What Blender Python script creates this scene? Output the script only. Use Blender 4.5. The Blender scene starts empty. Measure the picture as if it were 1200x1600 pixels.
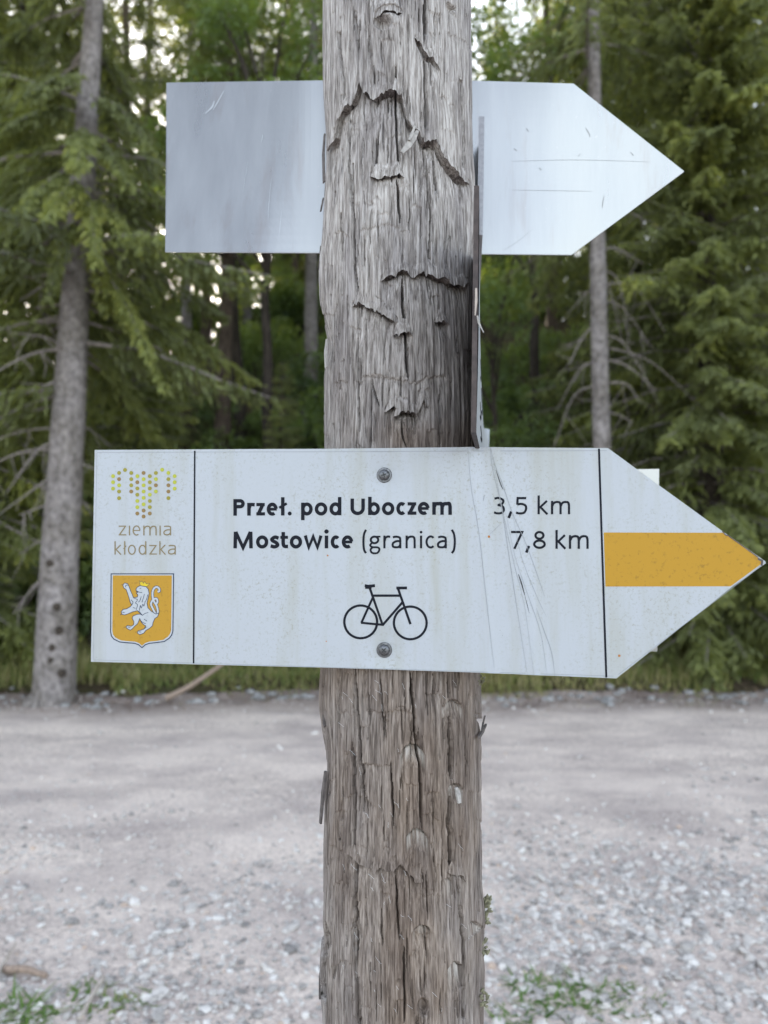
import bpy, math, random
import numpy as np
from mathutils import Vector, Matrix

SC = bpy.context.scene
COL = SC.collection

# ------------------------------------------------------------------ camera
FPX = 1208.0                      # focal length in photograph pixels (1200 x 1600)
PITCH = math.radians(3.5)
EYE = np.array((0.0, 0.0, 1.5))
cam_d = bpy.data.cameras.new('camera')
cam = bpy.data.objects.new('camera', cam_d)
COL.objects.link(cam)
cam.location = EYE
cam.rotation_euler = (math.pi / 2 + PITCH, 0, 0)
cam_d.sensor_fit = 'VERTICAL'
cam_d.sensor_height = 36.0
cam_d.lens = FPX / 1600 * 36.0
cam_d.clip_start = 0.02
cam_d.clip_end = 3000
cam_d.dof.use_dof = True
cam_d.dof.focus_distance = 0.70
cam_d.dof.aperture_fstop = 5.8
SC.camera = cam

# ------------------------------------------------------------------ light
SUN_EL, SUN_AZ = math.radians(16), math.radians(-16)
SKY_STRENGTH, SUN_STRENGTH, EXPOSURE = 0.12, 2.2, 2.82
world = bpy.data.worlds.new('World')
SC.world = world
world.use_nodes = True
wn = world.node_tree
sky = wn.nodes.new('ShaderNodeTexSky')
sky.sky_type = 'NISHITA'
sky.sun_disc = False
sky.sun_elevation = SUN_EL
sky.sun_rotation = SUN_AZ
sky.air_density = 1.0
sky.dust_density = 1.6
sky.ozone_density = 1.2
hs = wn.nodes.new('ShaderNodeHueSaturation')
hs.inputs['Saturation'].default_value = 0.52
wn.links.new(sky.outputs[0], hs.inputs['Color'])
wn.links.new(hs.outputs[0], wn.nodes['Background'].inputs[0])
wn.nodes['Background'].inputs[1].default_value = SKY_STRENGTH
sun_d = bpy.data.lights.new('sun', 'SUN')
sun_d.energy = SUN_STRENGTH
sun_d.angle = math.radians(0.5)
sun_d.color = (1.0, 0.86, 0.66)
sun = bpy.data.objects.new('sun', sun_d)
COL.objects.link(sun)
sdir = Vector((math.sin(SUN_AZ) * math.cos(SUN_EL), math.cos(SUN_AZ) * math.cos(SUN_EL), math.sin(SUN_EL)))
sun.rotation_euler = sdir.to_track_quat('Z', 'Y').to_euler()
sun.location = (-10, 40, 30)
vs = SC.view_settings
vs.view_transform = 'Standard'
vs.look = 'None'
vs.exposure = EXPOSURE
vs.gamma = 1.0
vs.use_curve_mapping = False
SC.render.engine = 'CYCLES'
cy = SC.cycles
cy.use_denoising = True
cy.max_bounces = 9
cy.diffuse_bounces = 6
cy.glossy_bounces = 3
cy.transmission_bounces = 4
cy.transparent_max_bounces = 6
cy.sample_clamp_indirect = 6.0
cy.caustics_reflective = False
cy.caustics_refractive = False

# ------------------------------------------------------------------ helpers
FWD = np.array((0.0, math.cos(PITCH), math.sin(PITCH)))
UPV = np.array((0.0, -math.sin(PITCH), math.cos(PITCH)))


def ray(px, py):
    px = np.asarray(px, float); py = np.asarray(py, float)
    a = (px - 600) / FPX
    b = (800 - py) / FPX
    d = np.stack([a, FWD[1] + b * UPV[1], FWD[2] + b * UPV[2]], -1)
    return d


def at(px, py, Y):
    """world point on the sight line of a photograph pixel, Y metres down the road"""
    d = ray(px, py)
    return EYE + d * (Y / d[..., 1:2] if d.ndim > 1 else Y / d[1])


def project(P):
    r = P - EYE
    zc = r @ FWD
    return 600 + FPX * r[..., 0] / zc, 800 - FPX * (r @ UPV) / zc


def mesh_np(name, V, F, mats=(), smooth=False, midx=None):
    V = np.ascontiguousarray(V, dtype=np.float32)
    F = np.ascontiguousarray(F, dtype=np.int32)
    k = F.shape[1]
    me = bpy.data.meshes.new(name)
    me.vertices.add(len(V)); me.vertices.foreach_set('co', V.ravel())
    me.loops.add(F.size); me.loops.foreach_set('vertex_index', F.ravel())
    me.polygons.add(len(F))
    me.polygons.foreach_set('loop_start', np.arange(0, F.size, k, dtype=np.int32))
    if midx is not None:
        me.polygons.foreach_set('material_index', np.asarray(midx, dtype=np.int32))
    me.polygons.foreach_set('use_smooth', np.full(len(F), smooth))
    me.update(calc_edges=True)
    for m in mats:
        me.materials.append(m)
    return me


def mesh_py(name, V, F, mats=(), smooth=False):
    me = bpy.data.meshes.new(name)
    me.from_pydata([tuple(map(float, v)) for v in V], [], [tuple(map(int, f)) for f in F])
    if smooth:
        me.polygons.foreach_set('use_smooth', np.full(len(me.polygons), True))
    me.update()
    for m in mats:
        me.materials.append(m)
    return me


def link(name, me, parent=None, loc=None, rot=None):
    o = bpy.data.objects.new(name, me)
    COL.objects.link(o)
    if parent is not None:
        o.parent = parent
        if parent.location.length > 0 or parent.rotation_euler.z != 0:
            bpy_mat = Matrix.LocRotScale(parent.location, parent.rotation_euler, parent.scale)
            o.matrix_parent_inverse = bpy_mat.inverted()
    if loc is not None:
        o.location = loc
    if rot is not None:
        o.rotation_euler = rot
    return o


def empty(name, loc=(0, 0, 0)):
    o = bpy.data.objects.new(name, None)
    o.empty_display_size = 0.1
    COL.objects.link(o)
    o.location = loc
    return o


def tag(o, label, cat, group=None, kind=None):
    o['label'] = label
    o['category'] = cat
    if group: o['group'] = group
    if kind: o['kind'] = kind
    return o


def attr(me, name, vals):
    a = me.attributes.new(name, 'FLOAT', 'POINT')
    a.data.foreach_set('value', np.ascontiguousarray(vals, dtype=np.float32))


_lat = {}


def noise(u, v, seed=0):
    """smooth value noise in [0,1] on two coordinates"""
    if seed not in _lat:
        _lat[seed] = np.random.RandomState(1000 + seed).rand(256, 256)
    L = _lat[seed]
    u = np.asarray(u, float); v = np.asarray(v, float)
    i = np.floor(u).astype(int); j = np.floor(v).astype(int)
    fu = u - i; fv = v - j
    fu = fu * fu * (3 - 2 * fu); fv = fv * fv * (3 - 2 * fv)
    i0 = i & 255; i1 = (i + 1) & 255; j0 = j & 255; j1 = (j + 1) & 255
    a = L[i0, j0] * (1 - fu) + L[i1, j0] * fu
    b = L[i0, j1] * (1 - fu) + L[i1, j1] * fu
    return a * (1 - fv) + b * fv


def fbm(u, v, seed=0, oct=4):
    s = 0; a = 1; t = 0
    for k in range(oct):
        s = s + a * noise(u * 2 ** k, v * 2 ** k, seed + k); t += a; a *= 0.5
    return s / t


def sstep(a, b, x):
    t = np.clip((x - a) / (b - a), 0, 1)
    return t * t * (3 - 2 * t)


def tube(path, radii, sides=8, cap=True, seed=None, rough=0.0):
    P = np.asarray(path, float); n = len(P)
    R = np.asarray(radii, float)
    T = np.gradient(P, axis=0); T /= np.linalg.norm(T, axis=1)[:, None] + 1e-12
    ref = np.array((0, 0, 1.0)) if abs(T[0][2]) < 0.8 else np.array((1.0, 0, 0))
    A = np.cross(T, ref); A /= np.linalg.norm(A, axis=1)[:, None]
    B = np.cross(T, A)
    th = np.linspace(0, 2 * math.pi, sides, endpoint=False)
    rr = R[:, None] * np.ones(sides)[None]
    if rough:
        rr = rr * (1 + rough * (np.random.RandomState(seed or 0).rand(n, sides) - 0.5) * 2)
    V = P[:, None] + rr[..., None] * (np.cos(th)[None, :, None] * A[:, None] + np.sin(th)[None, :, None] * B[:, None])
    V = V.reshape(-1, 3)
    F = []
    for i in range(n - 1):
        for j in range(sides):
            j2 = (j + 1) % sides
            F.append((i * sides + j, i * sides + j2, (i + 1) * sides + j2, (i + 1) * sides + j))
    F = [tuple(f) for f in F]
    if cap:
        F.append(tuple(range(sides - 1, -1, -1)))
        F.append(tuple((n - 1) * sides + j for j in range(sides)))
    return V, F


def join(parts):
    V = []; F = []; o = 0
    for v, f in parts:
        V.extend([tuple(x) for x in v]); F.extend([tuple(i + o for i in q) for q in f]); o += len(v)
    return V, F


# ------------------------------------------------------------------ materials
def mat(name):
    m = bpy.data.materials.new(name)
    m.use_nodes = True
    return m, m.node_tree.nodes, m.node_tree.links, m.node_tree.nodes['Principled BSDF']


def nd(ns, t, **kw):
    n = ns.new(t)
    for k, v in kw.items():
        setattr(n, k, v)
    return n


def ramp(ns, stops, interp='LINEAR'):
    r = ns.new('ShaderNodeValToRGB')
    r.color_ramp.interpolation = interp
    e = r.color_ramp.elements
    while len(e) < len(stops): e.new(0.5)
    for i, (p, c) in enumerate(stops):
        e[i].position = p
        e[i].color = (c, c, c, 1) if isinstance(c, (int, float)) else (*c, 1)
    return r


def tex(ns, ls, scale, detail=4, rough=0.55, stretch=(1, 1, 1), kind='noise', coord='Object', dist=0.0):
    tc = nd(ns, 'ShaderNodeTexCoord'); mp = nd(ns, 'ShaderNodeMapping')
    mp.inputs['Scale'].default_value = stretch
    ls.new(tc.outputs[coord], mp.inputs['Vector'])
    if kind == 'noise':
        t = nd(ns, 'ShaderNodeTexNoise')
        t.inputs['Detail'].default_value = detail; t.inputs['Roughness'].default_value = rough
        t.inputs['Distortion'].default_value = dist
    else:
        t = nd(ns, 'ShaderNodeTexVoronoi')
    t.inputs['Scale'].default_value = scale
    ls.new(mp.outputs[0], t.inputs['Vector'])
    return t


def mix(ns, ls, fac, a, b, mode='MIX'):
    m = nd(ns, 'ShaderNodeMix', data_type='RGBA', blend_type=mode)
    for s, x in ((m.inputs[0], fac), (m.inputs[6], a), (m.inputs[7], b)):
        if hasattr(x, 'is_linked') or hasattr(x, 'links'):
            ls.new(x, s)
        else:
            s.default_value = x if isinstance(x, (int, float)) else (*x, 1)
    return m.outputs[2]


def bump(ns, ls, h, strength, dist, bsdf):
    b = nd(ns, 'ShaderNodeBump')
    b.inputs['Strength'].default_value = strength; b.inputs['Distance'].default_value = dist
    ls.new(h, b.inputs['Height']); ls.new(b.outputs[0], bsdf.inputs['Normal'])


def plain(name, col, rough=0.6, metal=0.0, var=0.0, scale=40):
    m, ns, ls, b = mat(name)
    b.inputs['Roughness'].default_value = rough; b.inputs['Metallic'].default_value = metal
    if var:
        t = tex(ns, ls, scale)
        r = ramp(ns, [(0.3, tuple(c * (1 - var) for c in col)), (0.7, tuple(min(1, c * (1 + var)) for c in col))])
        ls.new(t.outputs[0], r.inputs[0]); ls.new(r.outputs[0], b.inputs['Base Color'])
    else:
        b.inputs['Base Color'].default_value = (*col, 1)
    return m


def m_wood():
    m, ns, ls, b = mat('weathered_wood')
    g1 = tex(ns, ls, 1.0, 6, 0.66, (330, 330, 17), dist=0.5)
    g2 = tex(ns, ls, 1.0, 4, 0.6, (800, 800, 60))
    g3 = tex(ns, ls, 9, 5, 0.6, (1, 1, 0.35))
    silver = ramp(ns, [(0.34, (0.060, 0.050, 0.044)), (0.455, (0.235, 0.208, 0.188)), (0.55, (0.41, 0.375, 0.348)), (0.68, (0.60, 0.563, 0.53))])
    tan = ramp(ns, [(0.34, (0.048, 0.034, 0.026)), (0.455, (0.175, 0.132, 0.102)), (0.55, (0.295, 0.232, 0.185)), (0.68, (0.47, 0.395, 0.33))])
    mid = mix(ns, ls, 0.42, g1.outputs[0], g2.outputs[0])
    ls.new(mid, silver.inputs[0]); ls.new(mid, tan.inputs[0])
    # tan old wood low on the post and where the signs shelter it
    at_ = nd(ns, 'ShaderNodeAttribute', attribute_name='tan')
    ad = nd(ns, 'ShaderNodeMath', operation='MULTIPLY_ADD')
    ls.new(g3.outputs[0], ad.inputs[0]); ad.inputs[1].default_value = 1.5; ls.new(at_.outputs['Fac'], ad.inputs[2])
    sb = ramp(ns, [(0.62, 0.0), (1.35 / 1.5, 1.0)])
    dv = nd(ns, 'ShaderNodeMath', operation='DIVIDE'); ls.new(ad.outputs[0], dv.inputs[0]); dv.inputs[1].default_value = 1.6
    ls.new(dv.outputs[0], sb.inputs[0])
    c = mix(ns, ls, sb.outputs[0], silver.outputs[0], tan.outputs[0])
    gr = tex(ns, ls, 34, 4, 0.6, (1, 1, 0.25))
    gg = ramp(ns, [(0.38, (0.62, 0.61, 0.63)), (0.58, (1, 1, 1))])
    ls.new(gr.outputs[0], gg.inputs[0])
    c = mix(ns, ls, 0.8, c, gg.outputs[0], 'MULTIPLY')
    um = nd(ns, 'ShaderNodeAttribute', attribute_name='shade_unbleached')  # darkens the wood colour: painted shade together with less bleaching
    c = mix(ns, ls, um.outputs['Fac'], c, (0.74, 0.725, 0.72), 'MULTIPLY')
    fr = nd(ns, 'ShaderNodeAttribute', attribute_name='fresh')
    pale = ramp(ns, [(0.36, (0.20, 0.165, 0.13)), (0.6, (0.50, 0.47, 0.43))])
    ls.new(g1.outputs[0], pale.inputs[0])
    c = mix(ns, ls, fr.outputs['Fac'], c, pale.outputs[0])
    ls.new(c, b.inputs['Base Color'])
    b.inputs['Roughness'].default_value = 0.85
    b.inputs['Specular IOR Level'].default_value = 0.2
    bump(ns, ls, mid, 0.5, 0.0016, b)
    return m


def m_signwhite(name, col=(0.378, 0.391, 0.413), rough=0.42):
    m, ns, ls, b = mat(name)
    s1 = tex(ns, ls, 380, 4, 0.75)
    d1 = ramp(ns, [(0.53, 0.0), (0.69, 0.7)])
    ls.new(s1.outputs[0], d1.inputs[0])
    p1 = tex(ns, ls, 14, 4, 0.6)
    p2 = ramp(ns, [(0.36, 0.1), (0.64, 1.0)])
    ls.new(p1.outputs[0], p2.inputs[0])
    ml = nd(ns, 'ShaderNodeMath', operation='MULTIPLY'); ls.new(d1.outputs[0], ml.inputs[0]); ls.new(p2.outputs[0], ml.inputs[1])
    c = mix(ns, ls, ml.outputs[0], col, (0.22, 0.215, 0.14))
    # faint run-off streaks
    s2 = tex(ns, ls, 1.0, 4, 0.6, (60, 60, 6))
    r2 = ramp(ns, [(0.46, 0.0), (0.75, 0.55)])
    ls.new(s2.outputs[0], r2.inputs[0])
    c = mix(ns, ls, r2.outputs[0], c, (0.30, 0.295, 0.235))
    v = tex(ns, ls, 330, kind='vor')
    rv = ramp(ns, [(0.0, 1.0), (0.10, 1.0), (0.16, 0.0)])
    ls.new(v.outputs['Distance'], rv.inputs[0])
    n3 = tex(ns, ls, 45, 2)
    r3 = ramp(ns, [(0.60, 0.0), (0.66, 0.55)])
    ls.new(n3.outputs[0], r3.inputs[0])
    m3 = nd(ns, 'ShaderNodeMath', operation='MULTIPLY'); ls.new(rv.outputs[0], m3.inputs[0]); ls.new(r3.outputs[0], m3.inputs[1])
    c = mix(ns, ls, m3.outputs[0], c, (0.16, 0.17, 0.13))
    ls.new(c, b.inputs['Base Color'])
    b.inputs['Roughness'].default_value = rough
    return m


def m_print(name, col, dirt=0.25, rough=0.45):
    m, ns, ls, b = mat(name)
    s1 = tex(ns, ls, 240, 3, 0.7)
    d1 = ramp(ns, [(0.56, 0.0), (0.72, dirt)])
    ls.new(s1.outputs[0], d1.inputs[0])
    ls.new(mix(ns, ls, d1.outputs[0], col, tuple(0.5 * c + 0.012 for c in col)), b.inputs['Base Color'])
    b.inputs['Roughness'].default_value = rough
    b.inputs['Specular IOR Level'].default_value = 0.15
    return m


def m_alu():
    m, ns, ls, b = mat('bare_aluminium')
    s = tex(ns, ls, 1.0, 5, 0.6, (26, 26, 3))
    r = ramp(ns, [(0.3, (0.262, 0.258, 0.254)), (0.7, (0.325, 0.320, 0.314))])
    ls.new(s.outputs[0], r.inputs[0])
    st = tex(ns, ls, 1.0, 4, 0.7, (38, 38, 5))
    sr = ramp(ns, [(0.56, 0.0), (0.76, 0.5)])
    ls.new(st.outputs[0], sr.inputs[0])
    c = mix(ns, ls, sr.outputs[0], r.outputs[0], (0.235, 0.20, 0.185))
    sp = tex(ns, ls, 190, 2, 0.7)
    spr = ramp(ns, [(0.70, 0.0), (0.76, 0.5)])
    ls.new(sp.outputs[0], spr.inputs[0])
    c = mix(ns, ls, spr.outputs[0], c, (0.35, 0.33, 0.32))
    ls.new(c, b.inputs['Base Color'])
    b.inputs['Metallic'].default_value = 0.85
    rr = ramp(ns, [(0.3, 0.26), (0.7, 0.36)])
    ls.new(s.outputs[0], rr.inputs[0]); ls.new(rr.outputs[0], b.inputs['Roughness'])
    fine = tex(ns, ls, 1.0, 3, 0.6, (900, 900, 14))
    bump(ns, ls, fine.outputs[0], 0.06, 0.0006, b)
    return m


def m_gravel():
    m, ns, ls, b = mat('gravel_surface')
    v = tex(ns, ls, 75, kind='vor', coord='Object')
    v2 = tex(ns, ls, 190, kind='vor', coord='Object')
    rc = ramp(ns, [(0.0, (0.30, 0.28, 0.28)), (0.3, (0.54, 0.515, 0.51)), (0.8, (0.74, 0.71, 0.69)), (1.0, (0.82, 0.80, 0.77))])
    sep = nd(ns, 'ShaderNodeSeparateColor'); ls.new(v.outputs['Color'], sep.inputs[0]); ls.new(sep.outputs[0], rc.inputs[0])
    sep2 = nd(ns, 'ShaderNodeSeparateColor'); ls.new(v2.outputs['Color'], sep2.inputs[0])
    rc2 = ramp(ns, [(0.0, (0.50, 0.475, 0.475)), (1.0, (0.74, 0.71, 0.70))]); ls.new(sep2.outputs[1], rc2.inputs[0])
    big = tex(ns, ls, 0.9, 5, 0.6, (0.5, 1.2, 1))
    wear = ramp(ns, [(0.38, 0.25), (0.62, 0.9)]); ls.new(big.outputs[0], wear.inputs[0])
    c = mix(ns, ls, wear.outputs[0], rc.outputs[0], rc2.outputs[0])
    pt = tex(ns, ls, 1.5, 6, 0.68, (0.7, 1.1, 1))
    pr = ramp(ns, [(0.36, (0.68, 0.66, 0.67)), (0.58, (1.0, 0.98, 0.96))]); ls.new(pt.outputs[0], pr.inputs[0])
    c = mix(ns, ls, 1.0, c, pr.outputs[0], 'MULTIPLY')
    c = mix(ns, ls, 1.0, c, (1.0, 0.895, 0.80), 'MULTIPLY')
    # earth along the far edge of the road
    de = nd(ns, 'ShaderNodeAttribute', attribute_name='earth')
    c = mix(ns, ls, de.outputs['Fac'], c, (0.23, 0.18, 0.155))
    ls.new(c, b.inputs['Base Color'])
    b.inputs['Roughness'].default_value = 0.95
    b.inputs['Specular IOR Level'].default_value = 0.15
    bump(ns, ls, v.outputs['Distance'], 0.6, 0.008, b)
    return m


def m_attr_ramp(name, stops, at_name='tint', rough=0.8, spec=0.2, transl=0.0, tcol=None, noise_scale=0.0):
    m, ns, ls, b = mat(name)
    a = nd(ns, 'ShaderNodeAttribute', attribute_name=at_name)
    fac = a.outputs['Fac']
    if noise_scale:
        oi = nd(ns, 'ShaderNodeObjectInfo')
        t = tex(ns, ls, noise_scale, 3)
        ad = nd(ns, 'ShaderNodeMath', operation='MULTIPLY_ADD'); ls.new(t.outputs[0], ad.inputs[0]); ad.inputs[1].default_value = 0.9
        ls.new(a.outputs['Fac'], ad.inputs[2])
        a2 = nd(ns, 'ShaderNodeMath', operation='MULTIPLY_ADD'); ls.new(oi.outputs['Random'], a2.inputs[0]); a2.inputs[1].default_value = 0.25
        ls.new(ad.outputs[0], a2.inputs[2])
        sb = nd(ns, 'ShaderNodeMath', operation='SUBTRACT'); ls.new(a2.outputs[0], sb.inputs[0]); sb.inputs[1].default_value = 0.57
        fac = sb.outputs[0]
    r = ramp(ns, stops); ls.new(fac, r.inputs[0])
    ls.new(r.outputs[0], b.inputs['Base Color'])
    b.inputs['Roughness'].default_value = rough
    b.inputs['Specular IOR Level'].default_value = spec
    if transl:
        tr = nd(ns, 'ShaderNodeBsdfTranslucent')
        g = mix(ns, ls, 1.0, r.outputs[0], tcol, 'MULTIPLY'); ls.new(g, tr.inputs[0])
        mx = nd(ns, 'ShaderNodeMixShader'); mx.inputs[0].default_value = transl
        ls.new(b.outputs[0], mx.inputs[1]); ls.new(tr.outputs[0], mx.inputs[2])
        out = [n for n in ns if n.type == 'OUTPUT_MATERIAL'][0]
        ls.new(mx.outputs[0], out.inputs[0])
    return m


def m_bark(name, lo, hi, zs=6):
    m, ns, ls, b = mat(name)
    t = tex(ns, ls, 1.0, 6, 0.65, (18, 18, zs))
    r = ramp(ns, [(0.3, lo), (0.68, hi)]); ls.new(t.outputs[0], r.inputs[0])
    t2 = tex(ns, ls, 3.0, 3, 0.6)
    r2 = ramp(ns, [(0.4, (0.75, 0.74, 0.70)), (0.65, (1, 1, 1))]); ls.new(t2.outputs[0], r2.inputs[0])
    ls.new(mix(ns, ls, 1.0, r.outputs[0], r2.outputs[0], 'MULTIPLY'), b.inputs['Base Color'])
    b.inputs['Roughness'].default_value = 0.9
    b.inputs['Specular IOR Level'].default_value = 0.15
    bump(ns, ls, t.outputs[0], 0.8, 0.03, b)
    return m


def m_soil():
    m, ns, ls, b = mat('forest_floor')
    t = tex(ns, ls, 1.6, 6, 0.65)
    r = ramp(ns, [(0.30, (0.035, 0.03, 0.02)), (0.48, (0.085, 0.062, 0.038)), (0.62, (0.075, 0.085, 0.03)), (0.8, (0.12, 0.12, 0.05))])
    ls.new(t.outputs[0], r.inputs[0])
    t2 = tex(ns, ls, 30, 4)
    r2 = ramp(ns, [(0.3, 0.6), (0.7, 1.2)]); ls.new(t2.outputs[0], r2.inputs[0])
    ls.new(mix(ns, ls, 1.0, r.outputs[0], r2.outputs[0], 'MULTIPLY'), b.inputs['Base Color'])
    b.inputs['Roughness'].default_value = 0.95
    b.inputs['Specular IOR Level'].default_value = 0.1
    bump(ns, ls, t2.outputs[0], 0.8, 0.06, b)
    return m


M = {}
M['wood'] = m_wood()
M['white'] = m_signwhite('sign_film_white')
M['white_edge'] = plain('sign_edge', (0.62, 0.63, 0.64), 0.4, 0.3, 0.15, 200)
M['black'] = m_print('black_print', (0.006, 0.007, 0.012), 0.12, 0.6)
M['amber'] = m_print('amber_print', (0.41, 0.222, 0.024), 0.7)
M['gold'] = m_print('gold_print', (0.41, 0.225, 0.028), 0.55)
M['crown'] = m_print('crown_print', (0.58, 0.43, 0.03), 0.2)
M['lion'] = m_print('lion_print', (0.41, 0.425, 0.44), 0.3)
M['navy'] = m_print('navy_print', (0.03, 0.04, 0.07), 0.3)
M['tanprint'] = m_print('tan_print', (0.21, 0.165, 0.09), 0.3)
M['dot_lime'] = m_print('dot_lime', (0.36, 0.37, 0.05), 0.3)
M['dot_olive'] = m_print('dot_olive', (0.26, 0.23, 0.04), 0.3)
M['dot_brown'] = m_print('dot_brown', (0.23, 0.15, 0.06), 0.3)
M['crack'] = plain('film_crack', (0.26, 0.27, 0.28), 0.8)
M['slit'] = plain('film_slit', (0.05, 0.05, 0.05), 0.8)
M['rust'] = plain('rust', (0.42, 0.17, 0.04), 0.9, 0, 0.3, 400)
M['steel'] = plain('screw_steel', (0.13, 0.13, 0.135), 0.42, 0.9, 0.35, 500)
M['steel_dark'] = plain('screw_recess', (0.03, 0.03, 0.03), 0.6, 0.3)
M['alu'] = m_alu()
M['pale_edge'] = plain('pale_edge', (0.27, 0.265, 0.28), 0.5, 0.2, 0.15, 200)
M['weed'] = m_attr_ramp('weed_leaves', [(0.0, (0.06, 0.12, 0.03)), (0.5, (0.12, 0.20, 0.045)), (0.85, (0.20, 0.27, 0.07)), (1.0, (0.30, 0.26, 0.12))], rough=0.6, transl=0.25, tcol=(1.3, 1.5, 0.7))
M['brown_edge'] = plain('brown_board_edge', (0.055, 0.040, 0.036), 0.75, 0, 0.4, 150)
M['gravel'] = m_gravel()
M['soil'] = m_soil()
M['stone'] = m_attr_ramp('gravel_stone', [(0.0, (0.20, 0.183, 0.17)), (0.3, (0.36, 0.33, 0.305)), (0.62, (0.51, 0.465, 0.425)), (0.85, (0.62, 0.58, 0.54)), (1.0, (0.50, 0.38, 0.30))], rough=0.85)
M['rock'] = plain('verge_rock', (0.25, 0.24, 0.23), 0.9, 0, 0.4, 12)
M['bark_grey'] = m_bark('spruce_bark', (0.10, 0.086, 0.08), (0.36, 0.32, 0.305), 14)
M['bark_brown'] = m_bark('brown_bark', (0.05, 0.036, 0.028), (0.15, 0.11, 0.085))
M['bark_dark'] = m_bark('dark_bark', (0.03, 0.024, 0.02), (0.085, 0.068, 0.055))
M['dead'] = plain('dead_branch', (0.20, 0.17, 0.15), 0.9, 0, 0.35, 20)
M['stick'] = plain('dry_stick', (0.40, 0.34, 0.29), 0.9, 0, 0.3, 60)
M['stick_brown'] = plain('brown_stick', (0.26, 0.19, 0.145), 0.9, 0, 0.3, 60)
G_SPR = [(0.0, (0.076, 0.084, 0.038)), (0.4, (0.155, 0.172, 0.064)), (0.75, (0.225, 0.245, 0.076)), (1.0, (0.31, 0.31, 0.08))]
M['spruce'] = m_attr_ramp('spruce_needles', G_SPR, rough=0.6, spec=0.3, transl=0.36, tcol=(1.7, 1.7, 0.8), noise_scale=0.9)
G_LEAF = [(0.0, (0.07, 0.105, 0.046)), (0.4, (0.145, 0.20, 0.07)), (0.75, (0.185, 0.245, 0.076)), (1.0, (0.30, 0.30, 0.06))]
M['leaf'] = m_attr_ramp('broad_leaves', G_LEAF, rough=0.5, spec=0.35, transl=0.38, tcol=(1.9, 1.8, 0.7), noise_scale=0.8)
G_GRASS = [(0.0, (0.07, 0.10, 0.03)), (0.4, (0.13, 0.175, 0.05)), (0.75, (0.24, 0.24, 0.08)), (1.0, (0.36, 0.31, 0.16))]
M['grass'] = m_attr_ramp('grass_blades', G_GRASS, rough=0.6, transl=0.3, tcol=(1.5, 1.6, 0.8))
M['flake'] = plain('bark_flake', (0.10, 0.085, 0.078), 0.9, 0, 0.4, 200)
M['splinter'] = plain('pale_splinter', (0.33, 0.305, 0.28), 0.85, 0, 0.3, 200)
M['lichen'] = plain('lichen', (0.20, 0.19, 0.12), 0.95, 0, 0.4, 300)
M['web'] = plain('cobweb', (0.78, 0.78, 0.78), 0.7)


# ------------------------------------------------------------------ terrain
def far_edge(x):
    return 8.35 + 0.055 * x + 0.5 * (noise(x * 0.8 + 40, 3.3, 11) - 0.5) + 0.3 * (noise(x * 2.6 + 9, 7.7, 12) - 0.5)


def terrain(x, y):
    x = np.asarray(x, float); y = np.asarray(y, float)
    e = far_edge(x)
    t = y - e
    z = 0.16 * sstep(-0.1, 0.7, t)
    up = np.clip((t - 0.9) / 17.0, 0, 1)
    z = z + 9.6 * up * up * (3 - 2 * up) * (0.30 * up + 0.70) * (0.94 + 0.012 * x.clip(-12, 12))
    z = z - 8.0 * sstep(24, 70, t)
    z = z + sstep(1.0, 4.0, t) * 0.5 * (fbm(x * 0.45 + 20, y * 0.45 + 20, 21, 3) - 0.5)
    z = z + 0.03 * (fbm(x * 0.7 + 60, y * 0.9 + 60, 25, 3) - 0.5) * sstep(2.2, 3.5, np.abs(y) + np.abs(x) * 0.4)
    return z


def spread(a, b, near0, near1, dn, n_far):
    mid = np.arange(near0, near1 + dn / 2, dn)
    lo = near0 - (near0 - a) * (np.linspace(1, 0, n_far, endpoint=False) ** 2.2)
    hi = near1 + (b - near1) * (np.linspace(0, 1, n_far + 1)[1:] ** 2.2)
    return np.concatenate([lo, mid, hi])


def grid_sheet(name, xs, ys, zf, m, dz=0.0):
    X, Y = np.meshgrid(xs, ys)
    Z = zf(X, Y) + dz
    V = np.stack([X, Y, Z], -1).reshape(-1, 3)
    nx, ny = len(xs), len(ys)
    I = np.arange(nx * ny).reshape(ny, nx)
    F = np.stack([I[:-1, :-1], I[:-1, 1:], I[1:, 1:], I[1:, :-1]], -1).reshape(-1, 4)
    return mesh_np(name, V, F, [m], smooth=True), X, Y


me, X, Y = grid_sheet('ground', spread(-900, 900, -24, 24, 0.4, 24), spread(-900, 900, 7.0, 44, 0.3, 26), terrain, M['soil'], -0.03)
g = link('ground', me); g['kind'] = 'structure'

# gravel road: follows the ground, ends in a ragged line at the verge
xs = spread(-60, 60, -9, 9, 0.06, 40)
tt = np.concatenate([np.linspace(-14, 1.5, 40, endpoint=False), np.arange(1.5, 9.0, 0.06)])
Xr, Tr = np.meshgrid(xs, tt)
top = tt[-1]
Yr = np.where(Tr > 5, 5 + (Tr - 5) / (top - 5) * (far_edge(Xr) + 0.25 - 5), Tr)


def road_z(x, y):
    rut = 0
    for yc, w, d in ((3.9, 0.28, 0.012), (5.6, 0.3, 0.016), (7.0, 0.3, 0.014)):
        rut = rut - d * np.exp(-((y - yc - 0.05 * x - 0.12 * np.sin(x * 0.5 + yc)) / w) ** 2)
    return terrain(x, y) + 0.006 + rut + 0.012 * (fbm(x * 3 + 30, y * 4 + 30, 31, 3) - 0.5) + 0.006 * (noise(x * 18, y * 18, 35) - 0.5)


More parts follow.
